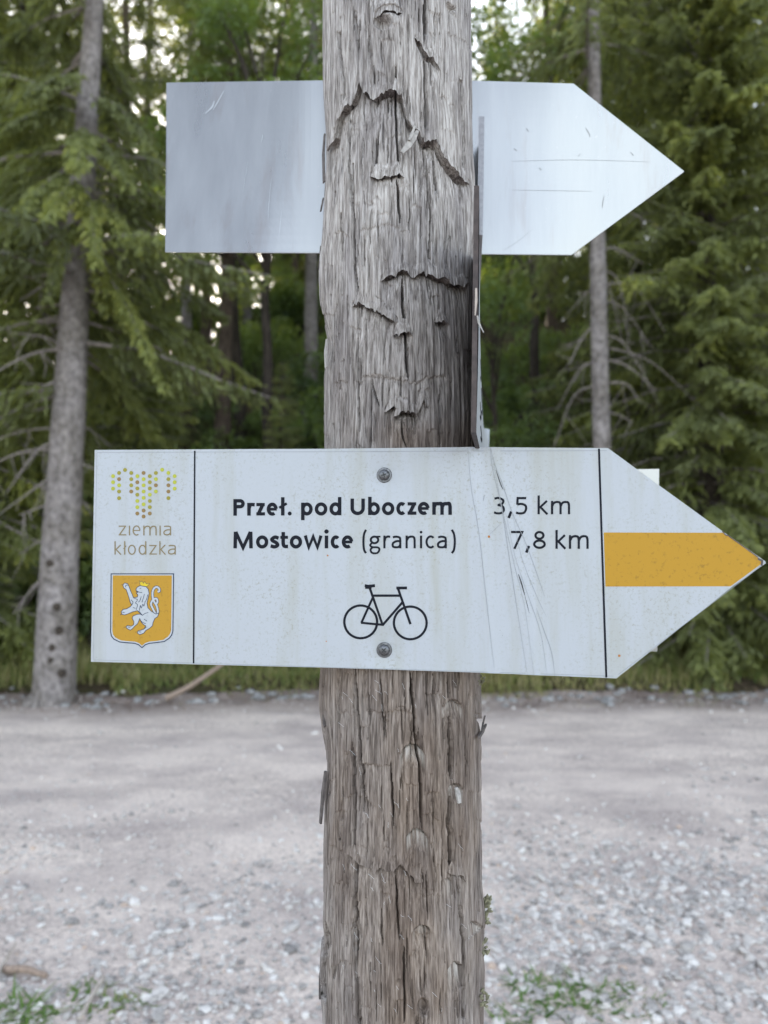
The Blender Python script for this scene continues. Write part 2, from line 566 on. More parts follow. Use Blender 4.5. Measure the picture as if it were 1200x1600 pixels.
Zr = road_z(Xr, Yr)
Zr[-1] -= 0.06
V = np.stack([Xr, Yr, Zr], -1).reshape(-1, 3)
I = np.arange(Xr.size).reshape(Xr.shape)
F = np.stack([I[:-1, :-1], I[:-1, 1:], I[1:, 1:], I[1:, :-1]], -1).reshape(-1, 4)
me = mesh_np('gravel_road', V, F, [M['gravel']], smooth=True)
te = Yr - far_edge(Xr)
attr(me, 'earth', (sstep(-1.1, -0.1, te) * (0.25 + 1.1 * fbm(Xr * 2 + 10, Yr * 4 + 10, 41, 3))).clip(0, 1).ravel())
road = link('gravel_road', me); road['kind'] = 'structure'

# ------------------------------------------------------------------ wooden post
PY, PX0 = 0.776, 0.0163            # axis: depth and x at eye level
POST_R = 0.0762


def post_axis(z):
    return PX0 - 0.0055 * (z - 1.5), np.full_like(z, PY)


zs = np.concatenate([np.arange(-0.35, 0.98, 0.03), np.arange(0.98, 2.20, 0.00085), np.arange(2.20, 2.62, 0.02)])
thd = np.radians(np.concatenate([np.linspace(-104, 104, 420), np.linspace(104, 256, 44)[1:-1]]))
nth = len(thd)
TH, ZZ = np.meshgrid(thd, zs)
ax, ay = post_axis(ZZ)
arc = TH * POST_R
base_r = POST_R * (1 + 0.014 * np.sin(TH * 2 + ZZ * 3) + 0.0 * ZZ)
P0 = np.stack([ax + base_r * np.sin(TH), ay - base_r * np.cos(TH), ZZ], -1)
KX, KY = project(P0)
front = np.abs(TH) < math.radians(103)
warp = 0.006 * (fbm(arc * 20 + 50, ZZ * 9 + 50, 51, 3) - 0.5)
aw = arc + warp
disp = 0.0055 * (fbm(arc * 16 + 80, ZZ * 7 + 80, 61, 3) - 0.5)
gr1 = noise(aw / 0.0020 + 500, ZZ / 0.045 + 500, 71)
gr2 = noise(aw / 0.0042 + 500, ZZ / 0.11 + 500, 72)
gr3 = noise(aw / 0.0011 + 500, ZZ / 0.016 + 500, 73)
disp += 0.0008 * (gr1 - 0.5) + 0.0010 * (gr2 - 0.5) + 0.0006 * (gr3 - 0.5)
deep = np.clip((gr2 - 0.80) / 0.2, 0, 1); disp -= 0.0018 * deep
fresh = np.zeros_like(disp)
tan = np.zeros_like(disp)
rng = np.random.RandomState(5)
rowpy = KY[:, 210]


def rows(y0, y1):
    r = np.where((rowpy > y0) & (rowpy < y1))[0]
    return slice(r.min(), r.max() + 1) if len(r) else slice(0, 0)


def crack(pts, w, depth, jit=1.2, seed=0):
    pts = sorted(pts, key=lambda p: p[1])
    ys_ = np.array([p[1] for p in pts], float); xs_ = np.array([p[0] for p in pts], float)
    s = rows(ys_[0], ys_[-1])
    y = KY[s]; x = KX[s]
    xc = np.interp(y, ys_, xs_) + jit * (noise(y / 14 + 100 + seed * 3, y * 0 + seed + 0.5, 81) - 0.5) * 2
    tp = np.clip(np.minimum(y - ys_[0], ys_[-1] - y) / 22, 0, 1)
    ww = w * (0.35 + 0.65 * tp)
    d = np.abs(x - xc)
    prof = np.clip(1.15 - (d / ww) ** 2, 0, 1)
    k = front[s] * prof * tp ** 0.5
    disp[s] = np.minimum(disp[s], disp[s] - depth * k)


LIPS = []


def ledge(pts, D, L, jit=3.0, seed=0, lip=0.0005):
    """broken outer layer: proud above the ragged line, cut back below it; the big ones get an overhanging lip"""
    big = D > 0.0024
    xs_ = np.array([p[0] for p in pts], float); ys_ = np.array([p[1] for p in pts], float)
    s = rows(ys_.min() - 40, ys_.max() + 4 * L)
    x = KX[s]; y = KY[s]
    ye = np.interp(x, xs_, ys_) + (0 if big else 1) * (jit * (noise(x / 3.5 + 40, x * 0 + seed + 0.3, 83) - 0.5) * 2 + 1.6 * jit * (noise(x / 11 + 40, x * 0 + seed + 0.3, 84) - 0.5))
    if big:
        ye = ye - 7.0
        LIPS.append((pts, seed, D))
    t = y - ye
    tp = np.clip(np.minimum(x - xs_[0], xs_[-1] - x) / 8, 0, 1)
    k = front[s] * tp
    cut = np.clip(t / 1.6, 0, 1) * np.exp(-np.clip(t - (9 if big else 0), 0, None) / L)
    if big:
        cut = cut * (1 + 0.8 * np.exp(-((t - 5) / 5) ** 2))
    disp[s] += k * (-D * cut)


def scoop(cx, top, w, h, D, fr=0.0, seed=0):
    """thumbnail shaped chip: sharp arched top, floor running out below"""
    s = rows(top - 20, top + h * 1.4)
    x = KX[s]; y = KY[s]
    u = (x - cx) / (w / 2)
    ye = top + (w * 0.42) * (np.clip(np.abs(u), 0, 1) ** 2.4) + 1.2 * (noise(x / 3 + 9, x * 0 + seed + 0.2, 85) - 0.5)
    t = (y - ye) / h
    side = np.clip((1.05 - np.abs(u)) / 0.12, 0, 1)
    k = front[s] * side * np.clip(t * h / 1.8, 0, 1) * np.clip(1 - t, 0, 1) ** 0.8
    disp[s] -= D * k + 1.4 * D * front[s] * side * np.clip(1.2 - np.abs(t * h - 1.6) / 1.3, 0, 1) * (np.abs(u) < 0.75)
    rim = front[s] * np.clip((1.15 - np.abs(u)) / 0.2, 0, 1) * np.where(t < 0, np.exp(t * h / 5), 0)
    disp[s] += 0.0002 * rim
    if fr:
        fresh[s] = np.maximum(fresh[s], fr * .8 * sstep(.25, .6, gr1[s]) * side * sstep(0, 0.08, t) * np.clip(1.2 - t * 1.5, 0, 1))


def pit(cx, cy_, rx, ry, D):
    s = rows(cy_ - ry * 2, cy_ + ry * 2)
    q = ((KX[s] - cx) / rx) ** 2 + ((KY[s] - cy_) / ry) ** 2
    disp[s] -= front[s] * D * np.clip(1.2 - q, 0, 1)


def flat_bump(cx, cy_, rx, ry, D):
    s = rows(cy_ - ry * 3, cy_ + ry * 3)
    q = ((KX[s] - cx) / rx) ** 2 + ((KY[s] - cy_) / ry) ** 2
    disp[s] += front[s] * D * np.exp(-q)


R0 = (base_r + disp).copy()
# shallow steps of split layers, then the big breaks
for k in range(620):
    x0 = rng.uniform(496, 745); y0 = rng.uniform(-30, 1620); w = rng.uniform(4, 12) if k % 4 else rng.uniform(10, 36)
    ledge([(x0, y0 + rng.uniform(-5, 5)), (x0 + w / 2, y0 + rng.uniform(-6, 3)), (x0 + w, y0 + rng.uniform(-4, 8))], rng.uniform(0.0007, 0.0018), rng.uniform(6, 34), 3.0, k + 30, 0.0003)
ledge([(510, 235), (515, 226), (521, 220), (524, 200), (527, 180), (545, 160), (552, 152), (560, 128), (566, 138), (580, 148), (588, 150), (594, 143), (603, 140), (617, 139), (628, 146), (632, 165), (636, 182), (641, 192), (648, 199), (655, 202), (664, 222), (670, 220), (680, 216), (687, 234), (695, 248), (706, 262), (716, 274), (726, 284), (733, 290)], 0.0068, 62, 3.0, 1)
ledge([(648, 58), (656, 64), (663, 78), (670, 88), (676, 87), (684, 98), (689, 112)], 0.0045, 10, 2, 2)
ledge([(594, 438), (620, 424), (634, 420), (650, 428), (662, 420), (684, 432), (700, 436), (708, 446), (722, 444), (734, 440)], 0.0055, 40, 3, 3)
ledge([(548, 478), (560, 470), (575, 479), (592, 484), (605, 494), (622, 502)], 0.0058, 42, 2.5, 4)
ledge([(680, 504), (692, 498), (702, 503)], 0.004, 16, 2, 5)
ledge([(614, 526), (620, 519), (630, 516), (640, 519), (646, 527)], 0.0048, 26, 2, 19)
ledge([(614, 652), (622, 644), (636, 640), (648, 645), (654, 656)], 0.0046, 34, 2, 20)
ledge([(575, 584), (600, 588), (624, 592), (650, 598), (668, 587), (682, 585), (704, 590)], 0.0022, 16, 3, 6)
ledge([(600, 642), (614, 634), (626, 640), (652, 645), (662, 622), (668, 640)], 0.0042, 18, 3, 7)
ledge([(560, 590), (568, 585), (600, 590)], 0.002, 60, 2, 8)
ledge([(568, 1112), (580, 1110), (600, 1113), (616, 1109), (652, 1117)], 0.0016, 24, 2, 9)
ledge([(536, 1322), (550, 1336), (566, 1350), (582, 1358), (598, 1356), (612, 1362), (626, 1350), (640, 1366), (650, 1378), (662, 1376)], 0.0042, 30, 4, 10)
ledge([(700, 1362), (712, 1366), (724, 1368), (730, 1380)], 0.003, 30, 2, 11)
ledge([(512, 1318), (530, 1326), (550, 1334)], 0.002, 20, 2, 12)
ledge([(740, 1120), (752, 1124), (758, 1122)], 0.004, 18, 2, 13)
ledge([(536, 1246), (556, 1240), (574, 1252), (590, 1262)], 0.0014, 20, 3, 14)
ledge([(552, 1190), (590, 1196), (616, 1194)], 0.0014, 20, 3, 15)
ledge([(576, 272), (604, 274), (618, 268), (632, 276)], 0.0025, 14, 2, 16)
ledge([(556, 362), (600, 348), (630, 352)], 0.0012, 12, 2, 17)
for cx, t_, w, h, D, fr in ((618, 142, 30, 34, 0.003, 0.25), (674, 218, 18, 30, 0.004, 0.3), 
                            (697, 500, 16, 26, 0.0030, 0.0),
                            (708, 1093, 30, 32, 0.0034, 0.5), (645, 1163, 40, 36, 0.0036, 0.85), (711, 1224, 24, 34, 0.0042, 0.95), (652, 1296, 36, 34, 0.0036, 0.85),
                            (660, 1446, 34, 40, 0.0026, 0.35), (714, 1504, 26, 44, 0.0040, 0.95), (741, 1440, 18, 40, 0.0030, 0.8), (700, 1372, 18, 44, 0.002, 0.5)):
    scoop(cx, t_, w, h, D, fr, int(cx + t_))
# knot near the top of the frame and one at the foot of it
pit(598, 34, 14, 12, 0.009); flat_bump(606, 24, 26, 20, 0.004); pit(660, 1572, 9, 14, 0.008); flat_bump(660, 1576, 18, 26, 0.003); pit(708, 6, 8, 12, 0.005)
ledge([(584, 26), (598, 16), (616, 14), (630, 22)], 0.004, 8, 1.5, 18)
for p in ((519, 219), (527, 182), (697, 492), (610, 632)):
    pit(p[0], p[1], 4.5, 4, 0.005)
# long checks
CR = [
    ([(529, 20), (531, 60), (534, 100), (540, 160), (541, 230), (547, 300), (551, 340), (553, 400), (557, 455), (560, 480)], 2.2, 0.010),
    ([(666, -20), (665, 30), (664, 62)], 3.2, 0.012), ([(665, 85), (665, 140), (667, 180), (668, 215)], 2.6, 0.010),
    ([(668, 225), (670, 270), (674, 330), (672, 400), (675, 450)], 2.0, 0.009), ([(681, 240), (684, 280), (687, 308)], 2.2, 0.008),
    ([(618, 100), (617, 140), (619, 200), (622, 250), (623, 275)], 1.8, 0.008), ([(619, 276), (622, 310), (625, 348)], 2.0, 0.009),
    ([(604, 145), (605, 170)], 1.8, 0.006), ([(722, 90), (724, 160), (726, 215), (724, 280)], 2.0, 0.008),
    ([(628, 432), (630, 480), (634, 520), (636, 560), (638, 595)], 2.2, 0.009), ([(673, 430), (672, 465)], 1.6, 0.006),
    ([(555, 520), (558, 580), (560, 640), (562, 675)], 1.5, 0.006), ([(580, 590), (584, 615), (592, 635)], 1.8, 0.006),
    ([(689, 600), (688, 660), (688, 700)], 1.8, 0.007), ([(627, 650), (630, 680), (636, 700)], 1.6, 0.006), ([(583, 460), (592, 500), (598, 470)], 1.2, 0.004),
    ([(553, 1040), (557, 1100), (561, 1160), (565, 1210), (567, 1250)], 2.4, 0.010), ([(549, 1160), (552, 1210), (554, 1262), (554, 1320), (555, 1400), (557, 1500), (560, 1620)], 2.6, 0.012),
    ([(642, 1050), (646, 1110), (650, 1164), (657, 1200), (658, 1260), (660, 1300)], 2.0, 0.009), ([(700, 1045), (701, 1095)], 2.0, 0.010), ([(702, 1120), (705, 1180), (706, 1225)], 4.0, 0.014),
    ([(706, 1245), (702, 1280), (704, 1320), (707, 1368)], 4.2, 0.015), ([(610, 1190), (612, 1250), (615, 1292)], 1.7, 0.007), ([(718, 1370), (722, 1430), (727, 1480), (728, 1560), (726, 1620)], 2.8, 0.011),
    ([(617, 1370), (621, 1430), (624, 1470)], 1.6, 0.006), ([(667, 1360), (669, 1440)], 1.4, 0.005), ([(663, 1445), (668, 1500)], 1.4, 0.005), ([(595, 1420), (597, 1480)], 1.3, 0.005),
    ([(631, 1480), (632, 1600)], 1.5, 0.006), ([(528, 1060), (528, 1140)], 1.8, 0.007), ([(524, 1490), (522, 1560)], 1.6, 0.006), ([(511, 1440), (509, 1620)], 3.2, 0.010), ([(694, 1120), (694, 1160)], 1.6, 0.005),
    ([(592, 1050), (596, 1100), (599, 1160)], 1.2, 0.004), ([(667, 1050), (670, 1120)], 1.2, 0.004), ([(586, 210), (587, 280)], 2.4, 0.005), ([(548, 240), (552, 330)], 1.4, 0.005),
]
for i, (pts, w, d) in enumerate(CR):
    crack(pts, w, d * 1.9, 1.4, i)
for k in range(640):
    x0 = rng.uniform(496, 764); y0 = rng.uniform(-40, 1600); L = rng.uniform(10, 70)
    crack([(x0, y0), (x0 + rng.uniform(-2, 3), y0 + L)], rng.uniform(0.7, 1.5), rng.uniform(0.0014, 0.0065), 1.3, k + 60)
# fretted left silhouette and swells
for cx, cy_, rx, ry, D in ((508, 230, 6, 60, -0.004), (503, 430, 10, 60, 0.005), (508, 540, 8, 30, -0.006), (512, 620, 10, 60, -0.002), (506, 1090, 10, 50, 0.003), (508, 1180, 8, 30, -0.003),
                           (504, 1520, 12, 60, 0.004), (512, 1470, 8, 20, -0.004), (756, 1430, 8, 40, 0.004), (745, 1130, 8, 60, 0.001), (756, 1520, 8, 40, 0.002), (735, 330, 6, 60, 0.003)):
    flat_bump(cx, cy_, rx, ry, D)
# wood tone: tan below the big sign and in the sheltered band above it
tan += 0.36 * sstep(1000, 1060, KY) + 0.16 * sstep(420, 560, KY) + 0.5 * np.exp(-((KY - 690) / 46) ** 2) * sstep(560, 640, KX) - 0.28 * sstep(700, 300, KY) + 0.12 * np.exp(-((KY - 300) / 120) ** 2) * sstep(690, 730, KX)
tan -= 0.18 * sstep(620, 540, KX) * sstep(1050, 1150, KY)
rad = base_r + disp
V = np.stack([ax + rad * np.sin(TH), ay - rad * np.cos(TH), ZZ], -1)
nz = len(zs)
I = np.arange(nz * nth).reshape(nz, nth)
J = np.roll(I, -1, axis=1)
F = np.stack([I[:-1], J[:-1], J[1:], I[1:]], -1).reshape(-1, 4)
Vf = V.reshape(-1, 3)
# closed slightly domed top
topc = np.array([[post_axis(np.array([2.62]))[0][0], PY, 2.63]])
me = mesh_np('shaft', Vf, F, [M['wood']], smooth=True)
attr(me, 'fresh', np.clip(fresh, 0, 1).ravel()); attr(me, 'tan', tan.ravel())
attr(me, 'shade_unbleached', (sstep(400, 540, KY + 60 * (fbm(arc * 25 + 9, ZZ * 12 + 9, 66, 3) - .5)) * (0.55 + 0.6 * fbm(arc * 30 + 19, ZZ * 9 + 19, 67, 3))).clip(0, 1).ravel())  # painted shade plus less bleaching, from mid-post downwards
post = empty('wooden_post', (PX0, PY, 0))
tag(post, 'thick weathered round timber post carrying the trail signs', 'post')
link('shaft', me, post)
ring = Vf[(nz - 1) * nth:]
capv = np.concatenate([ring, topc]); capf = [(i, (i + 1) % nth, nth) for i in range(nth)]
me = mesh_py('end_grain', capv, capf, [M['wood']])
link('end_grain', me, post)


def on_post(px, py, out=0.0):
    """point of the post's surface on a sight line"""
    d = ray(px, py); o = EYE
    axx = PX0 - 0.0055 * ((o + d * (PY / d[1]))[2] - 1.5)
    ox, oy = o[0] - axx, o[1] - PY
    R = POST_R + out
    a = d[0] ** 2 + d[1] ** 2; b = 2 * (ox * d[0] + oy * d[1]); c = ox * ox + oy * oy - R * R
    disc = b * b - 4 * a * c
    if disc < 0: disc = 0
    return o + d * ((-b - math.sqrt(disc)) / (2 * a))


def sliver(pts, w, thick=0.0012, curl=0.0, m=None, name='splinter', out=0.0):
    P = np.array([on_post(p[0], p[1], out + curl * (k / max(1, len(pts) - 1))) for k, p in enumerate(pts)])
    n = len(P); Vv = []
    c = np.array([PX0, PY])
    for k in range(n):
        nrm = np.array([P[k][0] - c[0], P[k][1] - c[1], 0]); nrm /= np.linalg.norm(nrm)
        t = P[min(k + 1, n - 1)] - P[max(k - 1, 0)]; t /= np.linalg.norm(t)
        sd = np.cross(t, nrm); sd /= np.linalg.norm(sd)
        ww = w * (0.18 + 0.82 * math.sin(math.pi * min(0.97, max(0.06, (k + 0.4) / n)))) / 2
        for a, h in ((-1, 0), (1, 0), (1, thick), (-1, thick)):
            Vv.append(P[k] + sd * ww * a + nrm * (h + 0.0004))
    Ff = [(0, 3, 2, 1), tuple(4 * (n - 1) + q for q in (0, 1, 2, 3))]
    for k in range(n - 1):
        for q in range(4):
            q2 = (q + 1) % 4
            Ff.append((4 * k + q, 4 * k + q2, 4 * (k + 1) + q2, 4 * (k + 1) + q))
    return link(name, mesh_py(name, Vv, Ff, [m or M['splinter']]), post)


sliver([(652, 206), (645, 218), (637, 230), (628, 240)], 0.006, 0.002, 0.003, out=0.002)
sliver([(648, 198), (643, 212), (639, 220)], 0.003, 0.0015, 0.003, out=0.003)
sliver([(711, 1230), (714, 1240), (716, 1254)], 0.005, 0.002, 0.002, out=0.001)
sliver([(757, 1132), (752, 1142), (746, 1152)], 0.004, 0.002, 0.004, M['flake'], 'bark_flake', 0.001)
sliver([(756, 1118), (753, 1130), (751, 1140)], 0.003, 0.0015, 0.003, M['flake'], 'bark_flake', 0.001)
sliver([(511, 1205), (507, 1240), (503, 1286)], 0.007, 0.002, 0.004, M['flake'], 'bark_flake', 0.0005)
sliver([(509, 210), (507, 240), (508, 285)], 0.006, 0.0015, 0.002, M['flake'], 'bark_flake', 0.001)
sliver([(507, 310), (505, 320), (503, 330)], 0.004, 0.0015, 0.003, M['flake'], 'bark_flake', 0.001)
sliver([(503, 385), (502, 400), (500, 420)], 0.005, 0.0015, 0.003, M['flake'], 'bark_flake', 0.001)
sliver([(512, 530), (510, 550), (511, 575)], 0.008, 0.001, 0.001, M['splinter'], 'splinter', 0.0)
sliver([(507, 1080), (506, 1110), (509, 1135)], 0.006, 0.0015, 0.001, M['flake'], 'bark_flake', 0.001)
sliver([(506, 1500), (502, 1530), (502, 1560)], 0.008, 0.002, 0.002, M['flake'], 'bark_flake', 0.001)
# overhanging lips of the broken outer layer
SHADE_UNB = (sstep(400, 540, KY) * 0.8)  # the shaft's painted shade and weaker bleaching, carried onto the lips


def sample(A, px, py):
    """value of a grid field at the post surface seen at a pixel"""
    p = on_post(px, py)
    th = math.atan2(p[0] - (PX0 - 0.0055 * (p[2] - 1.5)), PY - p[1])
    i = int(np.clip(np.searchsorted(zs, p[2]), 1, len(zs) - 1)); k = int(np.clip(np.searchsorted(thd[:420], th), 1, 419))
    return A[i, k], th, p[2]


def lip_pt(px, py, off):
    r, th, z = sample(R0, px, py)
    ax_ = PX0 - 0.0055 * (z - 1.5)
    return (ax_ + (r + off) * math.sin(th), PY - (r + off) * math.cos(th), z)


for pts, seed, D in LIPS:
    P = np.array(pts, float)
    seg = np.concatenate([[0], np.cumsum(np.linalg.norm(np.diff(P, axis=0), axis=1))])
    a = np.arange(0, seg[-1], 1.1)
    X_ = np.interp(a, seg, P[:, 0]); Y_ = np.interp(a, seg, P[:, 1])
    wob = 4.0 * (noise(a / 13 + 7, a * 0 + seed + .2, 141) - .5)
    teeth = 6.5 * noise(a / 3.1 + 7, a * 0 + seed + .5, 142) ** 2 + 8.0 * noise(a / 9.0 + 7, a * 0 + seed + .8, 143) ** 3 - 1.0
    endf = np.clip(np.minimum(a, seg[-1] - a) / 9, 0.05, 1)
    lift = (0.0004 + 0.0016 * noise(a / 15 + 3, a * 0 + seed + .4, 144)) * endf
    Vv, tn, shd_ub = [], [], []
    for q in range(len(a)):
        x, y = X_[q], Y_[q] + wob[q]
        yb = y + teeth[q] * endf[q]
        for yy_, o_ in ((y - 20 * endf[q], -0.0016), (y - 11 * endf[q], 0.0001), (y - 4 * endf[q], lift[q] * .6), (yb, lift[q]), (yb - 0.6, lift[q] - 0.0011), (y - 8 * endf[q], -0.0022)):
            Vv.append(lip_pt(x, yy_, o_)); tn.append(sample(tan, x, y - 12)[0]); shd_ub.append(sample(SHADE_UNB, x, y)[0])
    n = len(a); Ff = []
    for q in range(n - 1):
        for r_ in range(5):
            Ff.append((q * 6 + r_, q * 6 + r_ + 1, q * 6 + 7 + r_, q * 6 + 6 + r_))
    me = mesh_py('wood_flake', Vv, Ff, [M['wood']], smooth=False)
    attr(me, 'tan', tn); attr(me, 'shade_unbleached', shd_ub)
    link('wood_flake', me, post)
# lichen crust on the right-hand edge
lr = np.random.RandomState(8)
for cx, cy_, n_ in ((762, 1412, 26), (759, 1432, 18), (757, 1482, 16), (756, 1560, 18), (751, 1060, 12)):
    parts = []
    for k in range(n_):
        p = on_post(cx + lr.uniform(-6, 4), cy_ + lr.uniform(-12, 12), 0.0004)
        q = p + np.array([lr.uniform(0.0, 0.004), lr.uniform(-0.003, 0.002), lr.uniform(-0.002, 0.005)])
        parts.append(tube([p, (p + q) / 2, q], [0.0011, 0.0014, 0.0005], 5))
    v, f = join(parts)
    link('lichen', mesh_py('lichen', v, f, [M['lichen']]), post)
# torn fibres and old cobweb clinging to the lower wood
parts = []
wr = np.random.RandomState(9)
for k in range(60):
    big = wr.rand() < 0.72
    px = wr.normal(575, 34) if big else wr.uniform(520, 740)
    py = wr.uniform(1130, 1600) if wr.rand() < 0.85 else wr.uniform(1060, 1130)
    if px < 515 or px > 745: continue
    a = wr.normal(0.55, 0.3); L = wr.uniform(4, 14)
    pts = []
    for s_ in range(4):
        f_ = s_ / 3
        pts.append(on_post(px + math.sin(a) * L * f_ + wr.uniform(-1, 1), py + math.cos(a) * L * f_, 0.0006 + 0.0012 * wr.rand()))
    parts.append(tube(pts, [0.00008] * 4, 3, cap=False))
v, f = join(parts)
o = link('cobweb', mesh_py('cobweb', v, f, [M['web']]), post); o['kind'] = 'stuff'


# ------------------------------------------------------------------ flat ribbons and polygons in photograph pixels
def cat(pts, closed=False, n=7):
    P = [np.array(p, float) for p in pts]; out = []
    m = len(P)
    rngi = range(m if closed else m - 1)
    for i in rngi:
        p0 = P[(i - 1) % m] if closed or i > 0 else 2 * P[0] - P[1]
        p1 = P[i]; p2 = P[(i + 1) % m]
        p3 = P[(i + 2) % m] if closed or i + 2 < m else 2 * P[-1] - P[-2]
        for k in range(n):
            t = k / n
            out.append(0.5 * ((2 * p1) + (-p0 + p2) * t + (2 * p0 - 5 * p1 + 4 * p2 - p3) * t * t + (-p0 + 3 * p1 - 3 * p2 + p3) * t ** 3))
    if not closed: out.append(P[-1])
    return np.array(out)


def arcp(cx, cy_, rx, ry, a0, a1, n=18):
    t = np.radians(np.linspace(a0, a1, n))
    return np.stack([cx + rx * np.cos(t), cy_ + ry * np.sin(t)], -1)


def ribbon(P, w, closed=False):
    P = np.asarray(P, float)
    n = len(P)
    w = np.broadcast_to(np.asarray(w, float), (n,))
    if closed:
        a = P - np.roll(P, 1, 0); b = np.roll(P, -1, 0) - P
    else:
        d = np.diff(P, axis=0); a = np.vstack([d[:1], d]); b = np.vstack([d, d[-1:]])
    a = a / (np.linalg.norm(a, axis=1)[:, None] + 1e-9); b = b / (np.linalg.norm(b, axis=1)[:, None] + 1e-9)
    na = np.stack([-a[:, 1], a[:, 0]], -1); nb = np.stack([-b[:, 1], b[:, 0]], -1)
    mt = na + nb; L = np.linalg.norm(mt, axis=1)[:, None] + 1e-9; mt /= L
    c = np.clip((mt * na).sum(1), 0.45, 1)
    off = mt * (w / 2 / c)[:, None]
    V = np.vstack([P + off, P - off])
    m = n if closed else n - 1
    F = [(i, (i + 1) % n, n + (i + 1) % n, n + i) for i in range(m)]
    return V, F


# one drawing function for letters: pen strokes in a box, y up from the baseline
def glyph(ch, w, s, X=20.0, H=26.0, A=28.6, D=7.5, thin=False):
    h = s / 2
    S = []          # (points, closed, width)
    def st(p, cl=False, ww=None): S.append((np.asarray(p, float), cl, ww or s))
    def dot(x, y, r): st(arcp(x, y, r / 2, r / 2, 0, 360, 15)[:-1], True, r)
    if ch == 'o': st(arcp(w / 2, X / 2, w / 2 - h, X / 2 - h + .3, 0, 360, 33)[:-1], True)
    elif ch == 'c': st(arcp(w * .56, X / 2, w * .56 - h, X / 2 - h + .3, 48, 312, 24))
    elif ch == 'e':
        st(arcp(w / 2, X / 2, w / 2 - h, X / 2 - h + .3, 4, 305, 28)); st([(h + .4, X * .5), (w - h * .6, X * .5)], ww=s * .8)
    elif ch in 'bdp':
        x0 = h if ch != 'd' else w - h
        st([(x0, 0 if ch != 'p' else -D), (x0, A if ch != 'p' else X)])
        st(arcp(w / 2, X / 2, w / 2 - h, X / 2 - h + .3, 0, 360, 31)[:-1], True)
    elif ch == 'P':
        st([(h, 0), (h, H)])
        r = (H * .56 - s) / 2; cy_ = H - h - r
        st(np.vstack([[(h, H - h)], arcp(w - h - r, cy_, r, r, 90, -90, 14), [(h, H - h - 2 * r)]]))
    elif ch == 'r':
        st([(h, 0), (h, X)]); st(cat([(h, X * .55), (h + w * .16, X * .82), (w * .62, X - h * .95), (w, X - h * 1.1)]))
    elif ch == 'z':
        st([(0, X - h), (w - .3, X - h)], ww=s * .92); st([(w - h * 1.25, X - h), (h * 1.2, h)]); st([(0, h), (w, h)], ww=s * .92)
    elif ch == 'ł':
        st([(w / 2, 0), (w / 2, A)]); st([(w / 2 - s * 1.0, A * .42), (w / 2 + s * 1.15, A * .66)], ww=s * .75)
    elif ch == '.': dot(w / 2, w / 2, w / 2)
    elif ch == 'U':
        r = w / 2 - h
        st(np.vstack([[(h, H)], arcp(w / 2, r * .95 + h, r, r * .95, 180, 360, 18), [(w - h, H)]]))
    elif ch in 'mn':
        xs_ = [h, w - h] if ch == 'n' else [h, w / 2, w - h]
        st([(h, 0), (h, X - (0 if not thin else 0))])
        for a, b in zip(xs_[:-1], xs_[1:]):
            st(np.vstack([cat([(a, X * .60), (a + (b - a) * .22, X * .84), (a + (b - a) * .55, X - h), (b - .35 * (b - a) * .3, X * .87), (b, X * .64)]), [(b, 0)]]))
    elif ch == 'M':
        st([(h, 0), (h + .6, H)]); st([(w - h, 0), (w - h - .6, H)]); st([(h + 1.0, H - .2), (w / 2, 1.0), (w - h - 1.0, H - .2)], ww=s * .95)
    elif ch == 's':
        st(cat([(w * .94, X - h * 1.5), (w * .55, X - h * .9), (w * .2, X - s * .95), (w * .26, X * .6), (w * .68, X * .44), (w * .84, X * .25), (w * .5, h * .9), (w * .04, h * 1.4)]))
    elif ch == 't':
        st(cat([(w * .38, X * 1.28), (w * .38, X * .9), (w * .38, X * .36), (w * .55, h * 1.2), (w, h * 1.1)])); st([(0, X - h), (w, X - h)], ww=s * .85)
    elif ch == 'w': st([(h * .9, X), (w * .27, h * .6), (w * .5, X * .92), (w * .73, h * .6), (w - h * .9, X)], ww=s * .93)
    elif ch == 'i': st([(w / 2, 0), (w / 2, X)]); dot(w / 2, X + s * .5 + 3.6, s * .62)
    elif ch == 'ı': st([(w / 2, 0), (w / 2, X)])
    elif ch == '(': st(cat([(w - h, A + .5), (w * .38, A * .78), (h * 1.1, A * .38), (w * .38, -D * .25), (w - h, -D)]))
    elif ch == ')': st(cat([(h, A + .5), (w * .62, A * .78), (w - h * 1.1, A * .38), (w * .62, -D * .25), (h, -D)]))
    elif ch == 'g':
        st(arcp(w * .45, X * .66, w * .34, X * .34 - h, 0, 360, 25)[:-1], True); st([(w * .5, X - h), (w, X - h)], ww=s * .8)
        st(cat([(w * .2, X * .42), (w * .06, X * .24), (w * .25, X * .10), (w * .75, X * .07), (w - h, -X * .1), (w * .7, -D + h * .2), (w * .25, -D + h * .2), (h * .9, -X * .12), (w * .25, X * .08)]), ww=s * .9)
    elif ch == 'a':
        st(np.vstack([cat([(w * .12, X - h * 1.6), (w * .45, X - h), (w - h * 1.6, X - s * .95), (w - h, X * .62)]), [(w - h, 0)]]))
        st(cat([(w - h, X * .56), (w * .5, X * .56), (w * .14, X * .40), (w * .14, X * .15), (w * .42, h), (w * .74, X * .12), (w - h, X * .3)]))
    elif ch == 'k':
        st([(h, 0), (h, A)]); st([(w - h * 1.2, X), (h + s * .45, X * .49)], ww=s * .97); st([(h + s * .8, X * .53), (w - h * .8, 0)], ww=s * .97)
    elif ch == '3':
        st(cat([(w * .05, H - h * 1.5), (w * .45, H - h), (w * .84, H * .80), (w * .74, H * .6), (w * .34, H * .53)]))
        st(cat([(w * .34, H * .53), (w * .76, H * .46), (w - h, H * .26), (w * .72, H * .06 + h * .4), (w * .3, h * .8), (w * .02, h * 1.7)]))
    elif ch == '5':
        st([(w * .92, H - h), (w * .16, H - h), (w * .13, H * .55)])
